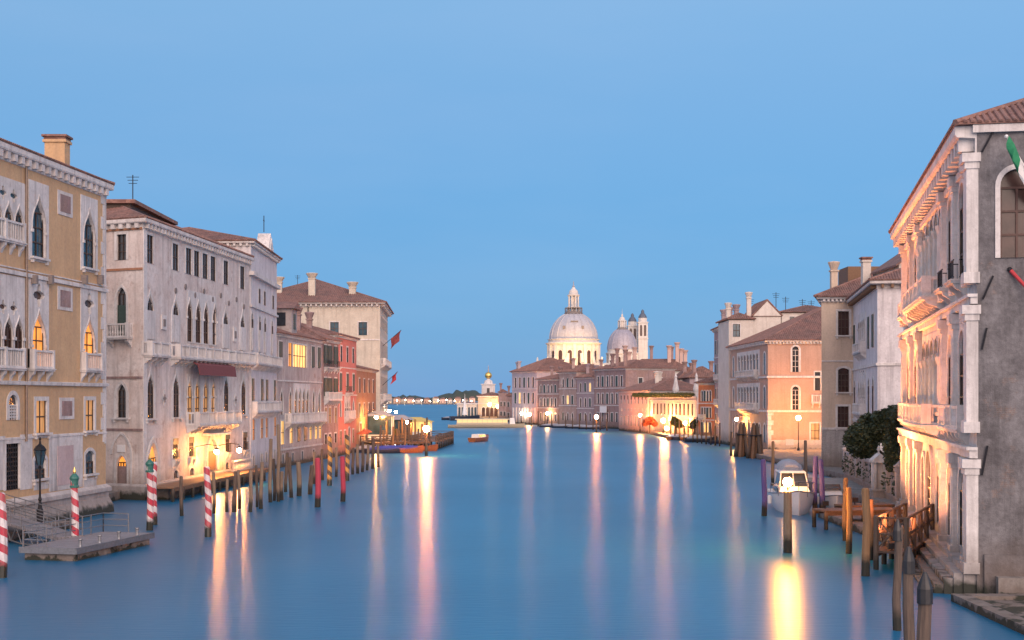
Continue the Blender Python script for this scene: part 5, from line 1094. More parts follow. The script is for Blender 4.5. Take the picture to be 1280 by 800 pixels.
# ------------------------------------------------------------------ far shore
rnd = random.Random(4); vs = []; nX, nY = 220, 8
m = MB(); W0, W1, DF = -420, 520, 1850
for i in range(nX+1):
    x = W0+(W1-W0)*i/nX; hh = 11+5*math.sin(i*.09)+3*math.sin(i*.31+1)+rnd.uniform(-2,2.5)
    for j in range(nY+1): s = j/nY; vs.append((x+rnd.uniform(-1.5,1.5), DF+40*s+rnd.uniform(-2,2), .3+hh*math.sin(math.pi*(.03+.94*s))**.6+rnd.uniform(-.8,.8)))
m.add(vs, [(i*(nY+1)+j, (i+1)*(nY+1)+j, (i+1)*(nY+1)+j+1, i*(nY+1)+j+1) for i in range(nX) for j in range(nY)]); tag(m.build('wood', farleaf, smooth=True), 'long dark belt of trees along the far shore of the lagoon', 'wood', kind='stuff')
m = MB(); m.box(-600, 700, 1780, 2600, -2, .9); m.build('ground', quay).__setitem__('kind', 'structure')
far_mats = [whitew, salmon, creamw, plainp]
for k in range(16):
    px = 486+k*9.6+rnd.uniform(-1.5,1.5); D = 1800+rnd.uniform(0,12); wd = rnd.uniform(6,9.5); hz = rnd.uniform(4.5,7.5); x = PX(px, D)
    t = thing('shore_house', 'tiny pale tile-roofed building at the water edge of the far shore', 'house', (x, D, .9), 0, 'tiny waterfront buildings on the far shore')
    m = MB(); m.box(-wd/2,wd/2,0,9,-.5,hz); wl = m.build('wall', far_mats[k % 4], t); m = MB(); m.add([(-wd/2-.4,-.4,hz),(wd/2+.4,-.4,hz),(wd/2+.4,9.4,hz),(-wd/2-.4,9.4,hz),(-wd/2+2,4.5,hz+2.2),(wd/2-2,4.5,hz+2.2)], [(0,1,5,4),(1,2,5),(2,3,4,5),(3,0,4),(3,2,1,0)]); m.build('roof', tile, t)
    m = MB(); [m.box(x2-.5,x2+.5,-.06,-.01,1.2,3.2) for x2 in (-wd*.25, wd*.25)]; m.build('window', lit_y if k % 3 == 0 else glass, t)
# ------------------------------------------------------------------ lamps
def globe(parent, loc, r, inten, c=(1.0,.50,.16), name='globe'):
    key = ('globe', r, round(inten,1), c)
    if key not in MC:
        s = inten/(math.pi*r*r); N = NT('lit_lamp_glass'); N.b.inputs['Base Color'].default_value = (.8,.7,.5,1); N.b.inputs['Emission Color'].default_value = (*c, 1); N.b.inputs['Emission Strength'].default_value = s
        m = MB(); m.sphere((0,0,0), r, 10, 7); MC[key] = m.mesh(name, N.m, True)
    return link(name, MC[key], parent, loc)
WARM, ORNG, PINKY = (1.0,.60,.26), (1.0,.42,.10), (1.0,.52,.24)
def wall_lantern(label, F, u, z, out, inten, c=WARM, r=.24):
    t = thing('wall_lantern', label, 'lantern', F.pt(u, z, out), 0); m = MB(); m.tube([-F.nrm*out+Vector((0,0,.5)), -F.nrm*out*.4+Vector((0,0,.75)), Vector((0,0,.62)), Vector((0,0,.3))], .04, 6); m.lathe([(.3,.24),(.2,.36),(.04,.46)], 8); m.build('bracket', iron, t); globe(t, (0,0,0), r, inten, c); return t
def post_lamp(label, x, y, z0, zl, inten, c=WARM, r=.26, wood=None, name='street_lamp', pr=.07):
    t = thing(name, label, 'lamp', (x, y, z0)); h = zl-z0; m = MB()
    if wood: m.lathe([(pr*1.05,-1.2),(pr,h*.5),(pr*.92,h-.55),(pr*.5,h-.5)], 10)
    else: m.lathe([(.22,-.3),(.2,.35),(.11,.5),(.09,1.0),(.12,1.05),(pr,1.15),(pr*.8,h-.4),(.13,h-.36),(.13,h-.26)], 10)
    m.build('post', wood or iron, t); m = MB(); m.lathe([(.05,h-.6),(.05,h-r*.9)], 6); m.lathe([(r*.4,h+r*.93),(r*.3,h+r*1.1),(.03,h+r*1.3)], 8); m.build('cap', iron, t); globe(t, (0,0,h), r, inten, c); return t
Fb = None
for o in bpy.data.objects:
    pass
A = Vector((-32.4,118,0)); d = (Vector((-29.5,151,0))-A).normalized()
class _F: pass
def fac(A, B):
    f = _F(); f.A = Vector((*A,0)); f.d = (Vector((*B,0))-f.A).normalized(); f.nrm = Vector((f.d.y,-f.d.x,0)); f.pt = lambda u, z=0, out=0: f.A + f.d*u + f.nrm*out + Vector((0,0,z)); f.u = lambda px: ((px-640)/FPX*f.A.y - f.A.x)/(f.d.x-(px-640)/FPX*f.d.y); return f
FB = fac((-32.4,118), (-29.5,151))
def wl(px, py, out, f=FB):
    g = fac(tuple((f.A+f.nrm*out)[:2]), tuple((f.A+f.nrm*out+f.d)[:2])); u = g.u(px); return u, PZ(py, g.pt(u).y)
u, z = wl(271, 565, 2.2); wall_lantern('glowing lantern beside the round-headed canal door of the pale palace', FB, u, z, 2.2, 215, (1,.37,.085))
u, z = wl(299, 563, 2.2); wall_lantern('glowing lantern between small windows right of the canal door of the pale palace', FB, u, z, 2.2, 215, (1,.37,.085))
FG = fac((PX(444.5,222.4),222.4), (PX(470,250),250)); wall_lantern('yellow lamp on the front of the orange brick house', FG, 10, 5.6, 2.2, 300, ORNG, .3)
FC = fac((PX(475,265),265), (PX(484.5,300),300)); wall_lantern('bright white lamp low on the corner of the big cream palace', FC, 20, 6.2, 1.0, 60, (1,.8,.55), .35); wall_lantern('smaller white lamp at the far end of the big cream palace', FC, 31, 5.8, 2.0, 40, (1,.8,.55), .3)
post_lamp('lit navigation lamp on a lone slim pole beyond the wooden landing stage', -13.2, 207, 0, 4.2, 900, (1,.31,.085), .5, pole_d, pr=.22)
post_lamp('lit lamp on a thick wooden pile in front of the white motor yacht', 16.0, 78, 0, 4.1, 300, (1,.36,.035), .27, pole_m, pr=.25)
post_lamp('tall lit quay lamp by the side wall of the salmon palace', PX(998,211), 211, .7, 5.8, 600, (1,.36,.07), .36)
post_lamp('lit lamp on a post in the water before the brown brick palace', PX(745.5,345), 345, 0, 4.0, 850, (1,.29,.07), .5, pole_d, pr=.2)
post_lamp('upper lit lamp before the white terraced palace', PX(829,316), 316, .7, 3.6, 800, (1,.38,.11), .5); post_lamp('lower lit lamp at the water edge before the white terraced palace', PX(833.5,306), 306, .2, 2.0, 700, (1,.33,.08), .45)
post_lamp('lit lamp among trees at the right end of the white terraced palace', PX(856,304), 304, .7, 3.2, 260, (1,.36,.09), .4)
post_lamp('lamp added on the quay edge to warm the pink two-storey house', PX(800,333), 333, .7, 4.6, 520, (1,.35,.10), .35)  # added lamp, no fixture known here; warms the pink house front
F5 = fac((40.8,251),(41.7,219)); wall_lantern('lantern added for the orange glow on the white arcaded front of the salmon palace', F5, 14, 5.2, 1.6, 260, (1,.40,.09), .28)  # added lantern, supplies the orange glow on the arcaded ground floor
post_lamp('small lit lamp among the poles in the middle of the landing stage', PX(509,240), 240, 1.5, 4.6, 170, (1,.40,.12), .3)
post_lamp('orange lamp in the gap beside the tall narrow mauve house', PX(901.4,276), 276, .7, 2.8, 700, (1,.44,.06), .45)
post_lamp('orange lamp at the water edge of the lilac corner palace', PX(661.5,436), 436, .5, 3.5, 800, (1,.29,.06), .6); post_lamp('small white lamp under the lilac corner palace', PX(652,452), 452, .7, 3.6, 70, (1,.8,.5), .4)
post_lamp('left lamp of the pair before the customs house', PX(612,553), 553, .8, 6.2, 220, (1,.60,.26), .6); post_lamp('right lamp of the pair before the customs house', PX(622,550), 550, .8, 5.4, 220, (1,.46,.14), .6)
post_lamp('low lamp between the mauve canal houses', PX(684,424), 424, .7, 4.0, 160, (1,.5,.2), .4)
for k in range(15):
    px = 486+k*10.3; D = 1790+(k%3)*3; post_lamp('pinpoint white lamp on the far lagoon shore', PX(px, D), D, .9, 4.4+(k*7%5)*.4, 90, (1,.72,.48), .6)['group'] = 'lamps along the far shore'
def uplight(label, x, y, z, target, energy, c, spot=100):
    t = thing('uplight', label, 'floodlight', (x, y, z)); m = MB(); m.box(-.22,.22,-.16,.16,0,.32); m.tube([(0,0,-.2),(0,0,0)], .05); m.build('housing', iron, t)
    l = bpy.data.lights.new('beam', 'SPOT'); l.energy = energy; l.color = c; l.spot_size = R(spot); l.spot_blend = 1; l.shadow_soft_size = .3
    o = bpy.data.objects.new('beam', l); col.objects.link(o); o.parent = t; o.location = (0,0,.6); o.rotation_euler = (Vector(target)-Vector((x,y,z+.6))).to_track_quat('-Z','Y').to_euler()
uplight('small black floodlight on the lamplit wooden platform, aimed up the white palace front', 21.6, 92.7, 1.55, (27.0, 85, 17), 46000, (1,.27,.075), 125)
uplight('small black floodlight added at the canal end of the cross-braced jetty to even the palace light', 19.95, 70.6, 1.05, (24.3, 79, 17), 8000, (1,.29,.10), 120)  # added spot with no known source, evens the warm light along the front
uplight('small black floodlight on the stage at the garden wall, aimed along the white palace front', 25.0, 98.0, 1.4, (27.6, 93, 10), 24000, (1,.30,.075), 140)
# unlit ornate lantern post before the ochre palace
x, y = PX(50, 91), 91.0; t = thing('lantern_post', 'unlit ornate iron lantern post before the ochre palace', 'lamp', (x, y, .5))
m = MB(); m.lathe([(.34,-.6),(.34,.1),(.26,.25),(.22,.9),(.14,1.05),(.09,1.5),(.13,1.6),(.075,1.8),(.06,3.7),(.12,3.8),(.05,3.9)], 10); m.build('post', iron, t)
m = MB(); m.lathe([(.2,3.95),(.36,4.9),(.42,4.95)], 6); m.build('lantern', glassb, t); m = MB(); m.lathe([(.46,4.96),(.3,5.2),(.1,5.35),(.05,5.6),(.09,5.7),(.02,5.85)], 6); [m.tube([(.2*math.cos(a),.2*math.sin(a),3.95),(.42*math.cos(a),.42*math.sin(a),4.97)], .025, 4) for a in [k*math.pi/3 for k in range(6)]]; m.build('frame', iron, t)

# ------------------------------------------------------------------ poles
def pole(label, px, pyb, pyt, r, mat, cap=None, lean=0.0, group='mooring poles', name='mooring_pole', flat=True):
    g = GP(px, pyb); h = PZ(pyt, g.y); r = r*.85 if mat in (pole_m, pole_d) and not cap else r
    t = thing(name, label, 'mooring pole', g, 0, group); t.rotation_euler = (lean*.6, lean, random.uniform(0,6))
    m = MB(); m.lathe([(r*1.08,-1.5),(r*1.04,h*.3),(r,h*.6),(r*.94,h),(r*.6,h+.05)], 10); sh = m.build('shaft', mat, t)
    for v in sh.data.vertices: v.co.x += .055*math.sin(v.co.z*1.1+px); v.co.y += .055*math.cos(v.co.z*.9+px)
    if cap == 'green':
        m = MB(); m.lathe([(r*1.25,h-.55),(r*1.3,h-.45),(r*1.05,h-.4),(r*1.15,h-.1),(r*1.35,h),(r*1.2,h+.1),(r*.4,h+.3)], 12); c = m.build('cap', greencap, t); m = MB(); m.lathe([(r*.4,h+.3),(r*.5,h+.4),(r*.35,h+.5),(.02,h+.68)], 8); m.build('finial', gold, c)
    elif cap == 'black':
        m = MB(); m.lathe([(r*1.12,h-.5),(r*1.13,h-.1),(r*.85,h+.08),(.05,h+.34)], 10); m.build('cap', blackcap, t)
    return t
g = 'red and white striped poles'
pole('thick red and white striped pole at the left edge of the picture', 2, 722, 617, .24, str_rw, None, 0, g)
pole('red and white striped pole with a green cap standing at the pontoon front', 93, 686, 598, .21, str_rw, 'green', 0, g)
pole('red and white striped pole with a green cap at the far end of the pontoon', 187, 663, 580, .22, str_rw, 'green', .01, g)
pole('capless red and white striped pole just behind the far end of the pontoon', 193, 656, 578, .2, str_rw, None, -.01, g)
pole('lone capless red and white striped pole in the warm reflections', 260, 671, 584, .21, str_rw, None, .01, g)
g = 'black and yellow striped poles'
pole('black and yellow striped pole before the mauve-grey house', 412, 607, 546, .24, str_by, None, 0, g); pole('black and yellow striped pole before the rose-red house', 434, 601, 544, .23, str_by, None, 0, g)
g = 'plain red poles'
pole('thick plain red pole before the grey arcaded house', 397, 634, 573, .23, pole_re, None, 0, g); pole('slimmer plain red pole between the two black and yellow ones', 428.5, 627, 571, .21, pole_re, None, 0, g)
g = 'wooden mooring poles before the pale Gothic palace'
spots = [(227,645,596,.16),(267,642,590,.15),(284,640,600,.14),(293,640,590,.2),(299,636,588,.15),(312.5,640,588,.17),(321,634,582,.14),(326.5,636,578,.18),(338,628,549,.19),(342.6,626,574,.16),(348,627,531,.18),(352.5,625,590,.2),(357,615,566,.18)]
for k, (px, yb, yt, r) in enumerate(spots): pole('plain weathered wooden mooring pole, %s from the left before the pale Gothic palace' % ORD[k], px, yb, yt, r, pole_m if k % 3 else pole_d, None, random.uniform(-.035,.035), g)
g = 'wooden mooring poles before the grey and red houses'
spots = [(364,622,572,.19),(373.5,620,578,.26),(388,618,582,.24),(393,605,565,.17),(403,600,562,.18),(420,596,560,.18),(441,593,560,.2),(447,592,556,.22),(453,590,552,.22),(459,588,556,.2),(466,586,548,.24),(473,584,556,.2)]
for k, (px, yb, yt, r) in enumerate(spots): pole('plain wooden mooring pole, %s from the left before the grey and red houses' % ORD[k], px, yb, yt, r, pole_m if k % 2 else pole_d, None, random.uniform(-.035,.035), g)
g = 'purple mooring poles by the yacht'
for lab, px, yb, yt in (('purple mooring pole standing left of the white motor yacht', 955, 645, 575), ('purple mooring pole close to the right side of the white motor yacht', 1019, 640, 571), ('purple mooring pole between the yacht and the small white boat', 1027, 641, 575)): pole(lab, px, yb, yt, .2, pole_pu, None, 0, g)
pole('dark slim pole rising behind the cabin of the white motor yacht', 1007, 610, 551, .2, pole_d); pole('thin tan pole on the left behind the white motor yacht', 966, 607, 552, .16, pole_o); 
g = 'tan mooring poles by the garden wall'
for k, (px, yb, yt, r) in enumerate(((1056.5,676,598,.15),(1061,692,610,.17),(1082,720,611,.2),(1088,700,625,.16))): pole('tan wooden mooring pole, %s from the left beside the garden wall jetty' % ORD[k], px, yb, yt, r, pole_o, None, random.uniform(-.015,.015), g)
g = 'thick black-capped piles'
for lab, px, D, yt, r in (('tall thin black-capped pile, leftmost of the three in the foreground', 1122, 52, 660, .16), ('middle black-capped pile of the three in the foreground', 1136, 42, 697, .17), ('shortest black-capped pile, nearest the mossy kerb', 1156, 36, 731, .19)):
    yb = HORIZ + FPX*EYE/D; pole(lab, px + (0 if 'thin' not in lab else 0), yb, yt, r, pole_d if 'thin' in lab else pole_d, 'black', 0, g)
t = thing('garden_hedge', 'dark clipped hedge growing behind the balusters of the garden wall', 'hedge', (P0.x, P0.y, .9)); crown('crown', leaf, [tuple(d3*(2+GL*k/9) + n3*-1.1) [:2] + (1.5, 1.4, 2.2, 1.5) for k in range(9)], 5000, .2, t, 6)
# piled dolphins before the salmon palace
for lab, px, yb in (('conical cluster of brown timber piles left of the palace door', 928, 571), ('conical cluster of brown timber piles nearer the palace corner', 944, 573)):
    g0 = GP(px, yb); t = thing('pile_cluster', lab, 'pile cluster', g0, 0, 'timber pile clusters')
    for k in range(7):
        a = k*2*math.pi/6; rr = 0 if k == 6 else 1.0; m = MB(); m.tube([(rr*1.3*math.cos(a), rr*1.3*math.sin(a), -1), (rr*.35*math.cos(a), rr*.35*math.sin(a), 4.6+.3*(k%3))], [.26,.2], 8); m.build('pile', pole_d if k % 2 else brownwood, t)
    m = MB(); m.lathe([(.85,3.3),(.9,3.4),(.85,3.5)], 12); m.build('band', iron, t)

# ------------------------------------------------------------------ jetties and pontoon
def wooden_jetty(name, label, pts, wd, z, pile_sp, mat=pole_d, rails=False, deckmat_=brownwood, h=1.1):
    o = Vector((*pts[0], 0)); t = thing(name, label, 'jetty', o); pts = [Vector((*p, 0))-o for p in pts]
    for a, b_ in zip(pts[:-1], pts[1:]):
        d_ = b_-a; L_ = d_.length; d_.normalize(); n_ = Vector((d_.y,-d_.x,0)); m = MB(); m.obox((a+b_)/2, d_, L_/2+.1, n_, -wd/2, wd/2, z-.12, z); m.obox((a+b_)/2, d_, L_/2, n_, -wd/2+.05, -wd/2+.2, z-.35, z-.123); m.obox((a+b_)/2, d_, L_/2, n_, wd/2-.2, wd/2-.05, z-.35, z-.123); m.build('deck', deckmat_, t)
        k = max(1, int(L_/pile_sp))
        for j in range(k+1):
            for e in (-1, 1):
                m = MB(); c = a+d_*(L_*j/k)+n_*(e*(wd/2-.13)); m.lathe([(.15,-1.2),(.14,z-.13 if not rails else z+h)], 8, c); m.build('pile', mat, t)
        if rails:
            for e in (-1, 1):
                m = MB(); c = (a+b_)/2+n_*(e*(wd/2-.13)); [m.obox(c, d_, L_/2+.15, n_, -.05, .05, z+q-.07, z+q+.05) for q in (h-.03, h*.5)]
                for j in range(k):
                    p = a+d_*(L_*j/k)+n_*(e*(wd/2-.13)); q = a+d_*(L_*(j+1)/k)+n_*(e*(wd/2-.13)); m.tube([p+Vector((0,0,z+.05)), q+Vector((0,0,z+h-.05))], .045, 5); m.tube([q+Vector((0,0,z+.05)), p+Vector((0,0,z+h-.05))], .045, 5)
                m.build('railing', mat, t)
    if rails:
        q0, q1 = b_+n_*(wd/2-.13), b_-n_*(wd/2-.13); m = MB(); V = lambda p, z_: p+Vector((0,0,z_))
        for q in (h-.03, h*.5): m.tube([V(q0, z+q), V(q1, z+q)], .06, 5)
        m.tube([V(q0, z+.05), V(q1, z+h-.05)], .045, 5); m.tube([V(q1, z+.05), V(q0, z+h-.05)], .045, 5); m.build('railing', mat, t)
    return t
wooden_jetty('wooden_jetty', 'long low weathered wooden jetty on piles along the pale Gothic palace', [(-30.3, 116), (-27.6, 148)], 2.4, 1.25, 2.6)
# stone balustrade beside the canal door
t = thing('balustrade', 'short white stone balustrade on the landing beside the lamplit door', 'balustrade', FB.pt(FB.u(283), 1.3, 1.7)); m = MB(); m.obox(Vector((0,0,0)), FB.d, 3.4, FB.nrm, -.14, .14, 1.0, 1.18); m.obox(Vector((0,0,0)), FB.d, 3.4, FB.nrm, -.16, .16, 0, .15); m.build('rail', istria, t)
for j in range(13): m = MB(); m.lathe([(.09,.15),(.14,.4),(.07,.75),(.12,1.0)], 7, FB.d*(-3.1+6.2*j/12)); m.build('baluster', istria, t)
o = MB(); o.obox(FB.pt(16, 0, .8), FB.d, 15.5, FB.nrm, -.75, 1.3, -1, 1.22); tag(o.build('quay', quay), None, None, kind='structure')
# pontoon
c0, c1, c3 = Vector((-23.9,73.7,0)), Vector((-22.0,82.4,0)), Vector((-26.6,75.4,0))
t = thing('pontoon', 'grey floating pontoon deck with steel handrails moored before the ochre palace', 'pontoon', c0); ux = (c1-c0); Lp = ux.length; ux.normalize(); vx = (c3-c0); vx = (vx - ux*vx.dot(ux)); Wp = 3.4; vx.normalize()
def onp(a, b_, z): return ux*a + vx*b_ + Vector((0,0,z))
m = MB(); m.obox(onp(Lp*.26, Wp/2, 0), ux, Lp*.24, vx, -Wp/2+.15, Wp/2-.15, -.5, .46); m.obox(onp(Lp*.76, Wp/2, 0), ux, Lp*.22, vx, -Wp/2+.15, Wp/2-.15, -.5, .46); m.build('float', concrete, t)
m = MB(); m.obox(onp(Lp/2, Wp/2, 0), ux, Lp/2, vx, -Wp/2, Wp/2, .463, .72); m.build('deck', deck_m, t); m = MB(); m.obox(onp(Lp/2, 0, 0), ux, Lp/2+.06, vx, -.07, .06, .40, .735); m.obox(onp(0, Wp/2, 0), vx, Wp/2+.06, ux, -.07, .06, .40, .735); m.build('fender', steel, t)
def railing(parent, pts, h=1.1, mid=(.55,), r=.03, sp=1.5, mat=steel, name='handrail'):
    m = MB()
    for a, b_ in zip(pts[:-1], pts[1:]):
        a = Vector(a); b_ = Vector(b_); k = max(1, round((b_-a).length/sp))
        for j in range(k+1): p = a.lerp(b_, j/k); m.tube([p, p+Vector((0,0,h))], r*1.2, 6)
        for q in (h,)+tuple(mid): m.tube([a+Vector((0,0,q)), b_+Vector((0,0,q))], r, 6)
    return m.build(name, mat, parent)
railing(t, [onp(.1, Wp-.1, .72), onp(Lp-.1, Wp-.1, .72), onp(Lp-.1, 1.6, .72)], 1.15, (.4,.78)); railing(t, [onp(.15, Wp-.1, .72), onp(.15, 1.9, .72)], 1.15, (.4,.78))
for a in (.9, 3.0, 5.2, 7.4): m = MB(); m.lathe([(.11,.72),(.09,.8),(.09,1.05),(.14,1.1),(.13,1.16)], 8, onp(a, .28, 0)); m.build('bollard', steel, t)
# gangway
g0 = Vector((-33.5, 86.5, 1.6)); g1 = Vector((-26.2, 79.5, .78)); t = thing('gangway', 'sloping steel gangway with railings between the pontoon and the ochre palace', 'gangway', g0); dd_ = (g1-g0); Lg = dd_.length; dh = dd_.copy(); dh.z = 0; dh.normalize(); nn_ = Vector((dh.y,-dh.x,0))
m = MB(); q = [nn_*e + z for z in (Vector((0,0,0)), dd_) for e in (-.9,.9)]; m.add([q[0],q[1],q[3],q[2]]+[v-Vector((0,0,.16)) for v in (q[0],q[1],q[3],q[2])], [(0,1,2,3),(7,6,5,4),(0,4,5,1),(1,5,6,2),(2,6,7,3),(3,7,4,0)]); m.build('deck', deck_m, t)
for e in (-.85,.85): railing(t, [nn_*e, nn_*e+dd_], 1.15, (.4,.78), sp=1.4)
m = MB()
for e in (-.8,.8):
    lo = lambda s: nn_*e + dd_*s - Vector((0,0,.2+1.1*math.sin(math.pi*min(s*1.0,1))*.8)); k = 7
    for j in range(k): m.tube([lo(j/k), lo((j+1)/k)], .06, 5); m.tube([nn_*e+dd_*((j+.5)/k)-Vector((0,0,.15)), lo(j/k)], .035, 5); m.tube([nn_*e+dd_*((j+.5)/k)-Vector((0,0,.15)), lo((j+1)/k)], .035, 5)
m.build('truss', steel, t)
# stone landing by the ochre palace
m = MB(); m.obox(Vector((-32.4, 84.5, 0)), Vector((.109,.994,0)), 8.5, Vector((.994,-.109,0)), -1.5, 1.2, -1, .5); tag(m.build('quay', quay), None, None, kind='structure')
# near jetty by the white palace
wooden_jetty('wooden_jetty', 'dark timber jetty with cross-braced railings before the water gate of the white palace', [(24.0, 79.3), (19.75, 70.0)], 1.8, 1.0, 2.4, pole_d, True, darkwood, 1.75); wooden_jetty('wooden_jetty', 'small lamplit wooden platform behind the cross-braced jetty', [(26.6, 93.6), (21.2, 92.5)], 2.2, 1.3, 2.0, pole_o, False, brownwood)
wooden_jetty('wooden_jetty', 'little wooden mooring stage at the foot of the garden wall', [(27.6, 99), (24.0, 97.8)], 1.8, 1.2, 2.0, pole_d, False, brownwood)

# left landing stage: gondola station
wooden_jetty('landing_stage', 'crowded wooden gondola landing stage on piles beyond the orange house', [(-24.5, 226), (-15.2, 232), (-13.6, 262)], 4.5, 1.5, 3.0, pole_d, True, brownwood, 1.0); wooden_jetty('landing_stage', 'back walkway of the landing stage in front of the cream palace', [(-26, 245), (-14.5, 250)], 4.0, 1.5, 3.0, pole_d, False, brownwood)
g = 'tan poles of the gondola landing stage'; rnd = random.Random(12); k = 0
for k in range(16):
    px = 476+k*3.9+rnd.uniform(-.8,.8); yb = 566-(k%4)*1.8-k*.25; D = FPX*EYE/(yb-HORIZ); pole('tan wooden pole, %s from the left in the gondola landing stage' % ORD[k], px, yb, PZ and yb-rnd.uniform(26,38), .2, pole_o if k % 3 else pole_d, None, rnd.uniform(-.02,.02), g)
def kiosk(label, x, y, z, wx, wy, h, wallm, roofm, glassy=True, name='kiosk'):
    t = thing(name, label, 'kiosk', (x, y, z)); m = MB(); m.box(-wx/2,wx/2,-wy/2,wy/2,0,.9); [m.box(a-.08,a+.08,b_-.08,b_+.08,.9,h) for a in (-wx/2+.08,wx/2-.08) for b_ in (-wy/2+.08,wy/2-.08)]; m.build('wall', wallm, t); m = MB(); m.box(-wx/2+.12,wx/2-.12,-wy/2+.12,wy/2-.12,.9,h); m.build('pane', glassb if glassy else lit_y, t)
    m = MB(); m.add([(-wx/2-.4,-wy/2-.4,h),(wx/2+.4,-wy/2-.4,h),(wx/2+.4,wy/2+.4,h),(-wx/2-.4,wy/2+.4,h),(-wx*.2,-wy*.2,h+.9),(wx*.2,-wy*.2,h+.9),(wx*.2,wy*.2,h+.9),(-wx*.2,wy*.2,h+.9)], [(3,2,1,0),(0,1,5,4),(1,2,6,5),(2,3,7,6),(3,0,4,7),(4,5,6,7)]); m.build('roof', roofm, t); return t
kiosk('pale glazed kiosk with a flat grey roof on the landing stage', PX(474.5,240), 240, 1.5, 4.8, 3.5, 4.2, hullw, greyc); kiosk('lit kiosk with a yellow sunshade roof at the end of the landing stage', PX(517,262), 262, 1.5, 7.0, 4, 2.8, whitep, plain('yellow_canvas', (.50,.40,.14), .8), False); kiosk('small brown kiosk with a grey canvas roof in the middle of the landing stage', PX(499,250), 250, 1.5, 4.5, 3.5, 3.4, brownwood, greyc)
tree('conical_shrub', 'small conical evergreen lit yellow beside the landing stage', 'shrub', PX(489,245), 245, 1.5, [(0,0,1.0,.95,.95,.9),(0,0,2.2,.65,.65,.9),(0,0,3.3,.35,.35,.8)], 1500, .2, leafy, 2.6, 9, 2)
tree('quay_tree', 'small red-leaved tree before the pink two-storey house', 'tree', PX(812,322), 322, .7, [(0,0,2.6,1.4,1.2,.8),(1.2,.3,2.0,.8,.8,.6),(-1.1,0,1.9,.7,.8,.5),(.2,0,3.4,.6,.6,.5)], 1600, .25, leafr, 2.6, 10); tree('quay_tree', 'small yellow-green tree lit by lamps before the white terraced palace', 'tree', PX(845,303), 303, .7, [(0,0,2.7,1.2,1.0,.8),(.8,.2,2.0,.8,.8,.6),(-.5,0,3.6,.6,.6,.6)], 1600, .25, leafy, 2.4, 11)
tree('quay_tree', 'small dark tree at the right end of the white terraced palace', 'tree', PX(868,301), 301, .7, [(0,0,2.4,1.0,1.0,.8),(.4,0,3.3,.6,.6,.6),(-.5,.2,1.7,.6,.6,.5)], 1200, .25, leaf, 2.2, 12)

# ------------------------------------------------------------------ boats
def hull(L_, B_, fb, bow=1.4, sheer=.35, n=14, stern=.8, draft=.35):
    """a lofted open hull, bow towards +x"""
    rows = []
    for i in range(n+1):
        t = i/n; x = -L_/2+L_*t; wv = B_/2*min(1, (stern+(1-stern)*min(1, t*3)))*(max(0, 1-max(0,(t-.45)/.55)**2.0)**.75 if t > .45 else 1); wv = max(wv, .03); zz = fb+sheer*max(0,(t-.35)/.65)**2*bow
        rows.append([(x, wv, zz), (x+0, wv*.93, zz*.5), (x-.25*max(0,t-.6)*2, wv*.72, .0), (x-.5*max(0,t-.6)*2, wv*.15, -draft), (x-.5*max(0,t-.6)*2, -wv*.15, -draft), (x-.25*max(0,t-.6)*2, -wv*.72, 0), (x, -wv*.93, zz*.5), (x, -wv, zz)])
    return rows
def boat(name, label, loc, rz, L_, B_, fb, hm, dm, group=None, cat='boat', cover=None, sheer=.35, bow=1.4, stern=.8, trim=None):
    t = thing(name, label, cat, loc, rz, group); rows = hull(L_, B_, fb, bow, sheer, stern=stern); m = MB(); k = 8; n = len(rows); m.add([v for r in rows for v in r], [(i*k+j, i*k+j+1, (i+1)*k+j+1, (i+1)*k+j) for i in range(n-1) for j in range(k-1)]+[tuple(range(k)), tuple((n-1)*k+j for j in range(k-1,-1,-1))]); m.build('hull', hm, t, smooth=True)
    m = MB(); m.add([(x, y*.97, z-.06) for r in rows for x, y, z in (r[0], r[7])], [(2*i, 2*i+1, 2*i+3, 2*i+2) for i in range(n-1)]); m.build('deck', dm, t)
    m = MB()
    for s in (0, 7): m.tube([(r[s][0], r[s][1], r[s][2]+.02) for r in rows], .05, 5)
    m.build('gunwale', trim or hm, t)
    if cover:
        m = MB(); vs = []; i0, i1 = 1, n-3
        for i in range(i0, i1+1):
            x, wv, zz = rows[i][0]; hh = .45*math.sin(math.pi*(i-i0+.6)/(i1-i0+1.2))+.08
            vs += [(x, wv*1.03, zz-.1), (x, wv*1.03, zz+.05), (x, wv*.5, zz+hh*.8), (x, 0, zz+hh), (x, -wv*.5, zz+hh*.8), (x, -wv*1.03, zz+.05), (x, -wv*1.03, zz-.1)]
        kk = i1-i0+1; m.add(vs, [(i*7+j, i*7+j+1, i*7+7+j+1, i*7+7+j) for i in range(kk-1) for j in range(6)]+[tuple(range(6,-1,-1)), tuple((kk-1)*7+j for j in range(7))]); m.build('cover', cover, t, smooth=True)
    return t
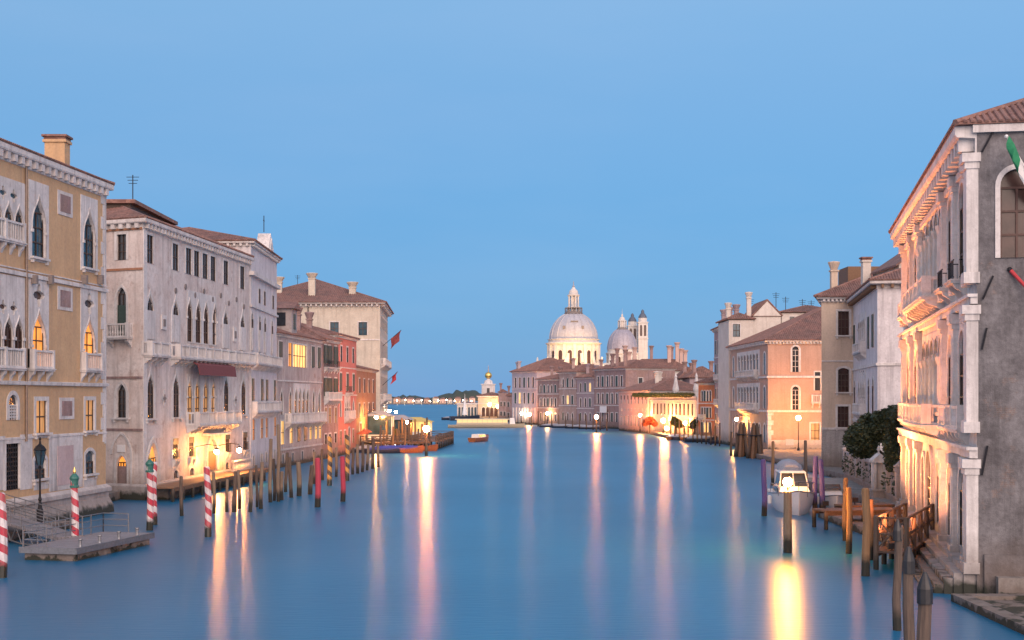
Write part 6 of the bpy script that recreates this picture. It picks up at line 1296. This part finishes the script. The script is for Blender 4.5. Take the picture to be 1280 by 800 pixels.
# white motor yacht, bow towards the bridge
t = boat('motor_yacht', 'white motor yacht with grey canopy moored between purple poles', (22.4, 107.5, 0), R(-96), 10.5, 3.5, 1.35, hullw, hullw, None, 'yacht', sheer=.5, bow=1.0, stern=.9, trim=steel)
def wedge(m, x0, x1, y, z0, z1, f=.5, s=.12, bk=.1):
    m.add([(x0,-y,z0),(x1,-y,z0),(x1,y,z0),(x0,y,z0),(x0+bk,-y+s,z1),(x1-f,-y+s,z1),(x1-f,y-s,z1),(x0+bk,y-s,z1)], [(3,2,1,0),(4,5,6,7),(0,1,5,4),(1,2,6,5),(2,3,7,6),(3,0,4,7)])
m = MB(); wedge(m, -3.4, 2.9, 1.25, 1.25, 2.0, 1.2, .2); m.build('cabin', hullw, t)
m = MB(); wedge(m, -3.0, 1.55, 1.12, 2.0, 3.0, 1.0, .18); m.build('windscreen', glass, t); m = MB(); wedge(m, -3.2, .75, 1.05, 3.0, 3.16, .2, .1); [m.tube([(a,b_,2.0),(a-.85 if a > 0 else a,b_*.86,3.02)], .05, 5) for a in (1.55,-2.9) for b_ in (-1.1,1.1)]; m.tube([(1.6,0,2.0),(.6,0,3.0)], .05, 5); m.build('hardtop', hullw, t)
m = MB(); vs = []
for i in range(7):
    a = math.pi*i/6; vs += [(-3.2, 1.05*math.cos(a), 3.17+.8*math.sin(a)), (-1.2, 1.0*math.cos(a), 3.17+.75*math.sin(a)), (-.6, .7*math.cos(a), 3.17+.4*math.sin(a))]
m.add(vs, [(i*3+j, i*3+j+1, i*3+3+j+1, i*3+3+j) for i in range(6) for j in range(2)]+[tuple(i*3 for i in range(6,-1,-1)), tuple(i*3+2 for i in range(7))]); m.build('canopy', greyc, t, smooth=True)
m = MB(); P_ = [(4.9,0,2.55),(4.2,.75,2.5),(3.0,1.35,2.35),(1.2,1.6,2.2),(-1,1.62,2.1)]
for s in (1,-1):
    q = [(x,y*s,z) for x,y,z in P_]; m.tube(q, .03, 5); [m.tube([p_, (p_[0],p_[1],1.35)], .025, 5) for p_ in q]
m.build('bow_rail', steel, t)
for s in (-1,1): m = MB(); m.add([(x,s*(1.26-.0),z) for x,z in ((-2.6,1.45),(1.2,1.45),(.6,1.8),(-2.6,1.85))]+[(x,s*(1.19),z) for x,z in ((-2.6,1.45),(1.2,1.45),(.6,1.8),(-2.6,1.85))], [(0,1,2,3),(7,6,5,4),(0,4,5,1),(1,5,6,2),(2,6,7,3),(3,7,4,0)]); m.build('window', glass, t)
for s in (-1,1): m = MB(); m.lathe([(.05,-.35),(.16,-.28),(.17,.28),(.05,.35)], 8, (1.0, s*1.85, .9)); m.build('fender', hullw, t)
globe(t, (2.9,-.5,2.55), .13, 60, (1,.42,.1), 'deck_light'); m = MB(); m.tube([(2.9,-.5,1.9),(2.9,-.5,2.42)], .03, 5); m.build('light_stalk', steel, t)
t = boat('motor_boat', 'small open white motor boat moored under the garden wall', (26.1, 109.5, 0), R(-97), 6.5, 2.4, .95, hullw, whitep, None, 'boat', None, .3, 1.0, .9, steel); m = MB(); wedge(m, -.6, .6, .8, .85, 1.5, .4); m.build('console', hullw, t); m = MB(); wedge(m, -.1, .35, .7, 1.503, 1.95, .25); m.build('windscreen', glass, t); m = MB(); m.box(-3.6,-3.2,-.25,.25,.2,1.3); m.build('outboard', blackcap, t)
m = MB()
for j in range(9): m.tube([(-2.0+.28*j, -.9, .9), (-2.0+.28*j, -.45, 1.7), (-2.0+.28*j, .45, 1.7), (-2.0+.28*j, .9, .9)], .03, 5)
m.build('canopy_frame', steel, t)
gb = 'covered boats at the landing stage'
boat('covered_boat', 'boat under a bright blue tarpaulin by the landing stage', (PX(484,218), 218, 0), R(20), 7.5, 1.9, .7, hulld, hulld, gb, cover=bluec); boat('covered_boat', 'reddish wooden boat with a blue cover, right of the bright blue one', (PX(503,219), 219, 0), R(12), 7.0, 1.8, .7, hullo, hullo, gb, cover=bluec); boat('moored_boat', 'dark wooden rowing boat at the right end of the landing stage', (PX(522,226), 226, 0), R(15), 7, 1.7, .6, hullo, brownwood, gb)
boat('moored_boat', 'dark boat at the foot of the steps by the rose-red house', (PX(455,222), 222, 0), R(60), 6, 1.7, .6, hulld, hulld, gb, cover=greyc)
gb = 'boats moored before the white terraced palace'
boat('moored_boat', 'dark blue boat with a white deck moored before the orange house', (PX(876,272), 272, 0), R(-6), 6.6, 1.9, .75, hulld, whitep, gb, cover=greyc); 
for k, px in enumerate((842,851,860,868)): boat('moored_boat', 'small boat under pale covers, %s from the left before the white terraced palace' % ORD[k], (PX(px,288-k*2), 288-k*2, 0), R(60), 5.5, 1.7, .7, hulld if k % 2 else hullo, whitep, gb, cover=greyc if k % 2 else hullw)
boat('moored_boat', 'dark moored boat in the gap by the tall narrow mauve house', (PX(905,262), 262, 0), R(-20), 6, 1.8, .6, hulld, hulld, gb)
g = 'poles before the white terraced palace'
for k in range(12):
    px = 838+k*5.6; yb = 549+k*.8; pole('slim wooden pole, %s from the left in the row before the white terraced palace' % ORD[k], px, yb, yb-23-(k*5%7), .16, pole_d if k % 2 else pole_o, None, 0, g)
g = 'poles along the mauve canal houses'
for k in range(12):
    px = 664+k*8.6; yb = 532.5+k*.55; pole('dark wooden pole, %s from the left along the mauve canal houses' % ORD[k], px, yb, yb-14-(k*5%6), .22, pole_d, None, 0, g)
for k, px in enumerate((914, 921, 937, 952)): pole('wooden pole, %s from the left before the salmon palace' % ORD[k], px, 570+k, 540+k, .2, pole_d, None, 0, 'poles before the salmon palace')
gb = 'dark boats along the mauve canal houses'
for k, px in enumerate((690, 706, 724, 740)): boat('moored_boat', 'dark low boat, %s from the left moored along the mauve canal houses' % ORD[k], (PX(px, 408-k*8), 408-k*8, 0), R(-25), 8, 1.8, .6, hulld, hulld, gb, cover=greyc)
# water bus in mid canal
t = boat('water_bus', 'white and yellow water bus with lit windows crossing the canal', (PX(608,402), 402, 0), R(4), 23, 4.2, .8, plain('cream_hull_paint', (.42,.37,.27), .5), greyc, None, 'water bus', sheer=.3, stern=.75)
m = MB(); wedge(m, -9, 6.5, 1.8, .95, 1.55, .1, .02); m.build('cabin', MATS['cream_hull_paint'], t); m = MB(); wedge(m, -8.8, 6.3, 1.74, 1.55, 2.45, .1, .05); m.build('window', emit('cabin_light', (1,.66,.26), .9), t); m = MB(); wedge(m, -9.4, 6.9, 1.95, 2.45, 2.65, .1, .05); [m.box(-8.8+1.5*j-.07,-8.8+1.5*j+.07,-1.8,1.8,1.55,2.45) for j in range(11)]; m.build('roof', plain('cream_deck_paint', (.62,.55,.36), .5), t); m = MB(); wedge(m, 6.9, 8.6, 1.1, 1.0, 2.9, .3, .1); m.build('wheelhouse', whitep, t)
t = boat('water_taxi', 'small varnished water taxi heading down the canal toward the water bus', (PX(600,276), 276, 0), R(68), 8.5, 2.2, .8, hullo, hullo, None, 'water taxi'); m = MB(); wedge(m, -2.6, 1.4, .85, .8, 1.55, .5); m.build('cabin', whitep, t); m = MB(); wedge(m, -2.4, 1.0, .87, 1.05, 1.4, .2, .06); m.build('window', lit_y, t)
# white sail ship by the customs point
t = boat('sailing_boat', 'dark-hulled boat with a pale furled sail moored off the customs point', (PX(581,530), 530, 0), R(15), 12, 3.2, 1.6, hulld, brownwood, None, 'sailing boat'); m = MB(); m.tube([(0,0,1),(0,0,10.5)], [.14,.06]); m.build('mast', whitep, t); m = MB(); m.lathe([(1.1,2.2),(.9,3.5),(.6,5.6),(.25,8),(.05,9.3)], 8); m.build('sail', whitep, t)
boat('moored_boat', 'small dark boat off the arcade left of the customs house', (PX(566,540), 540, 0), R(-10), 9, 2.4, 1.0, hulld, hulld, gb, cover=greyc)
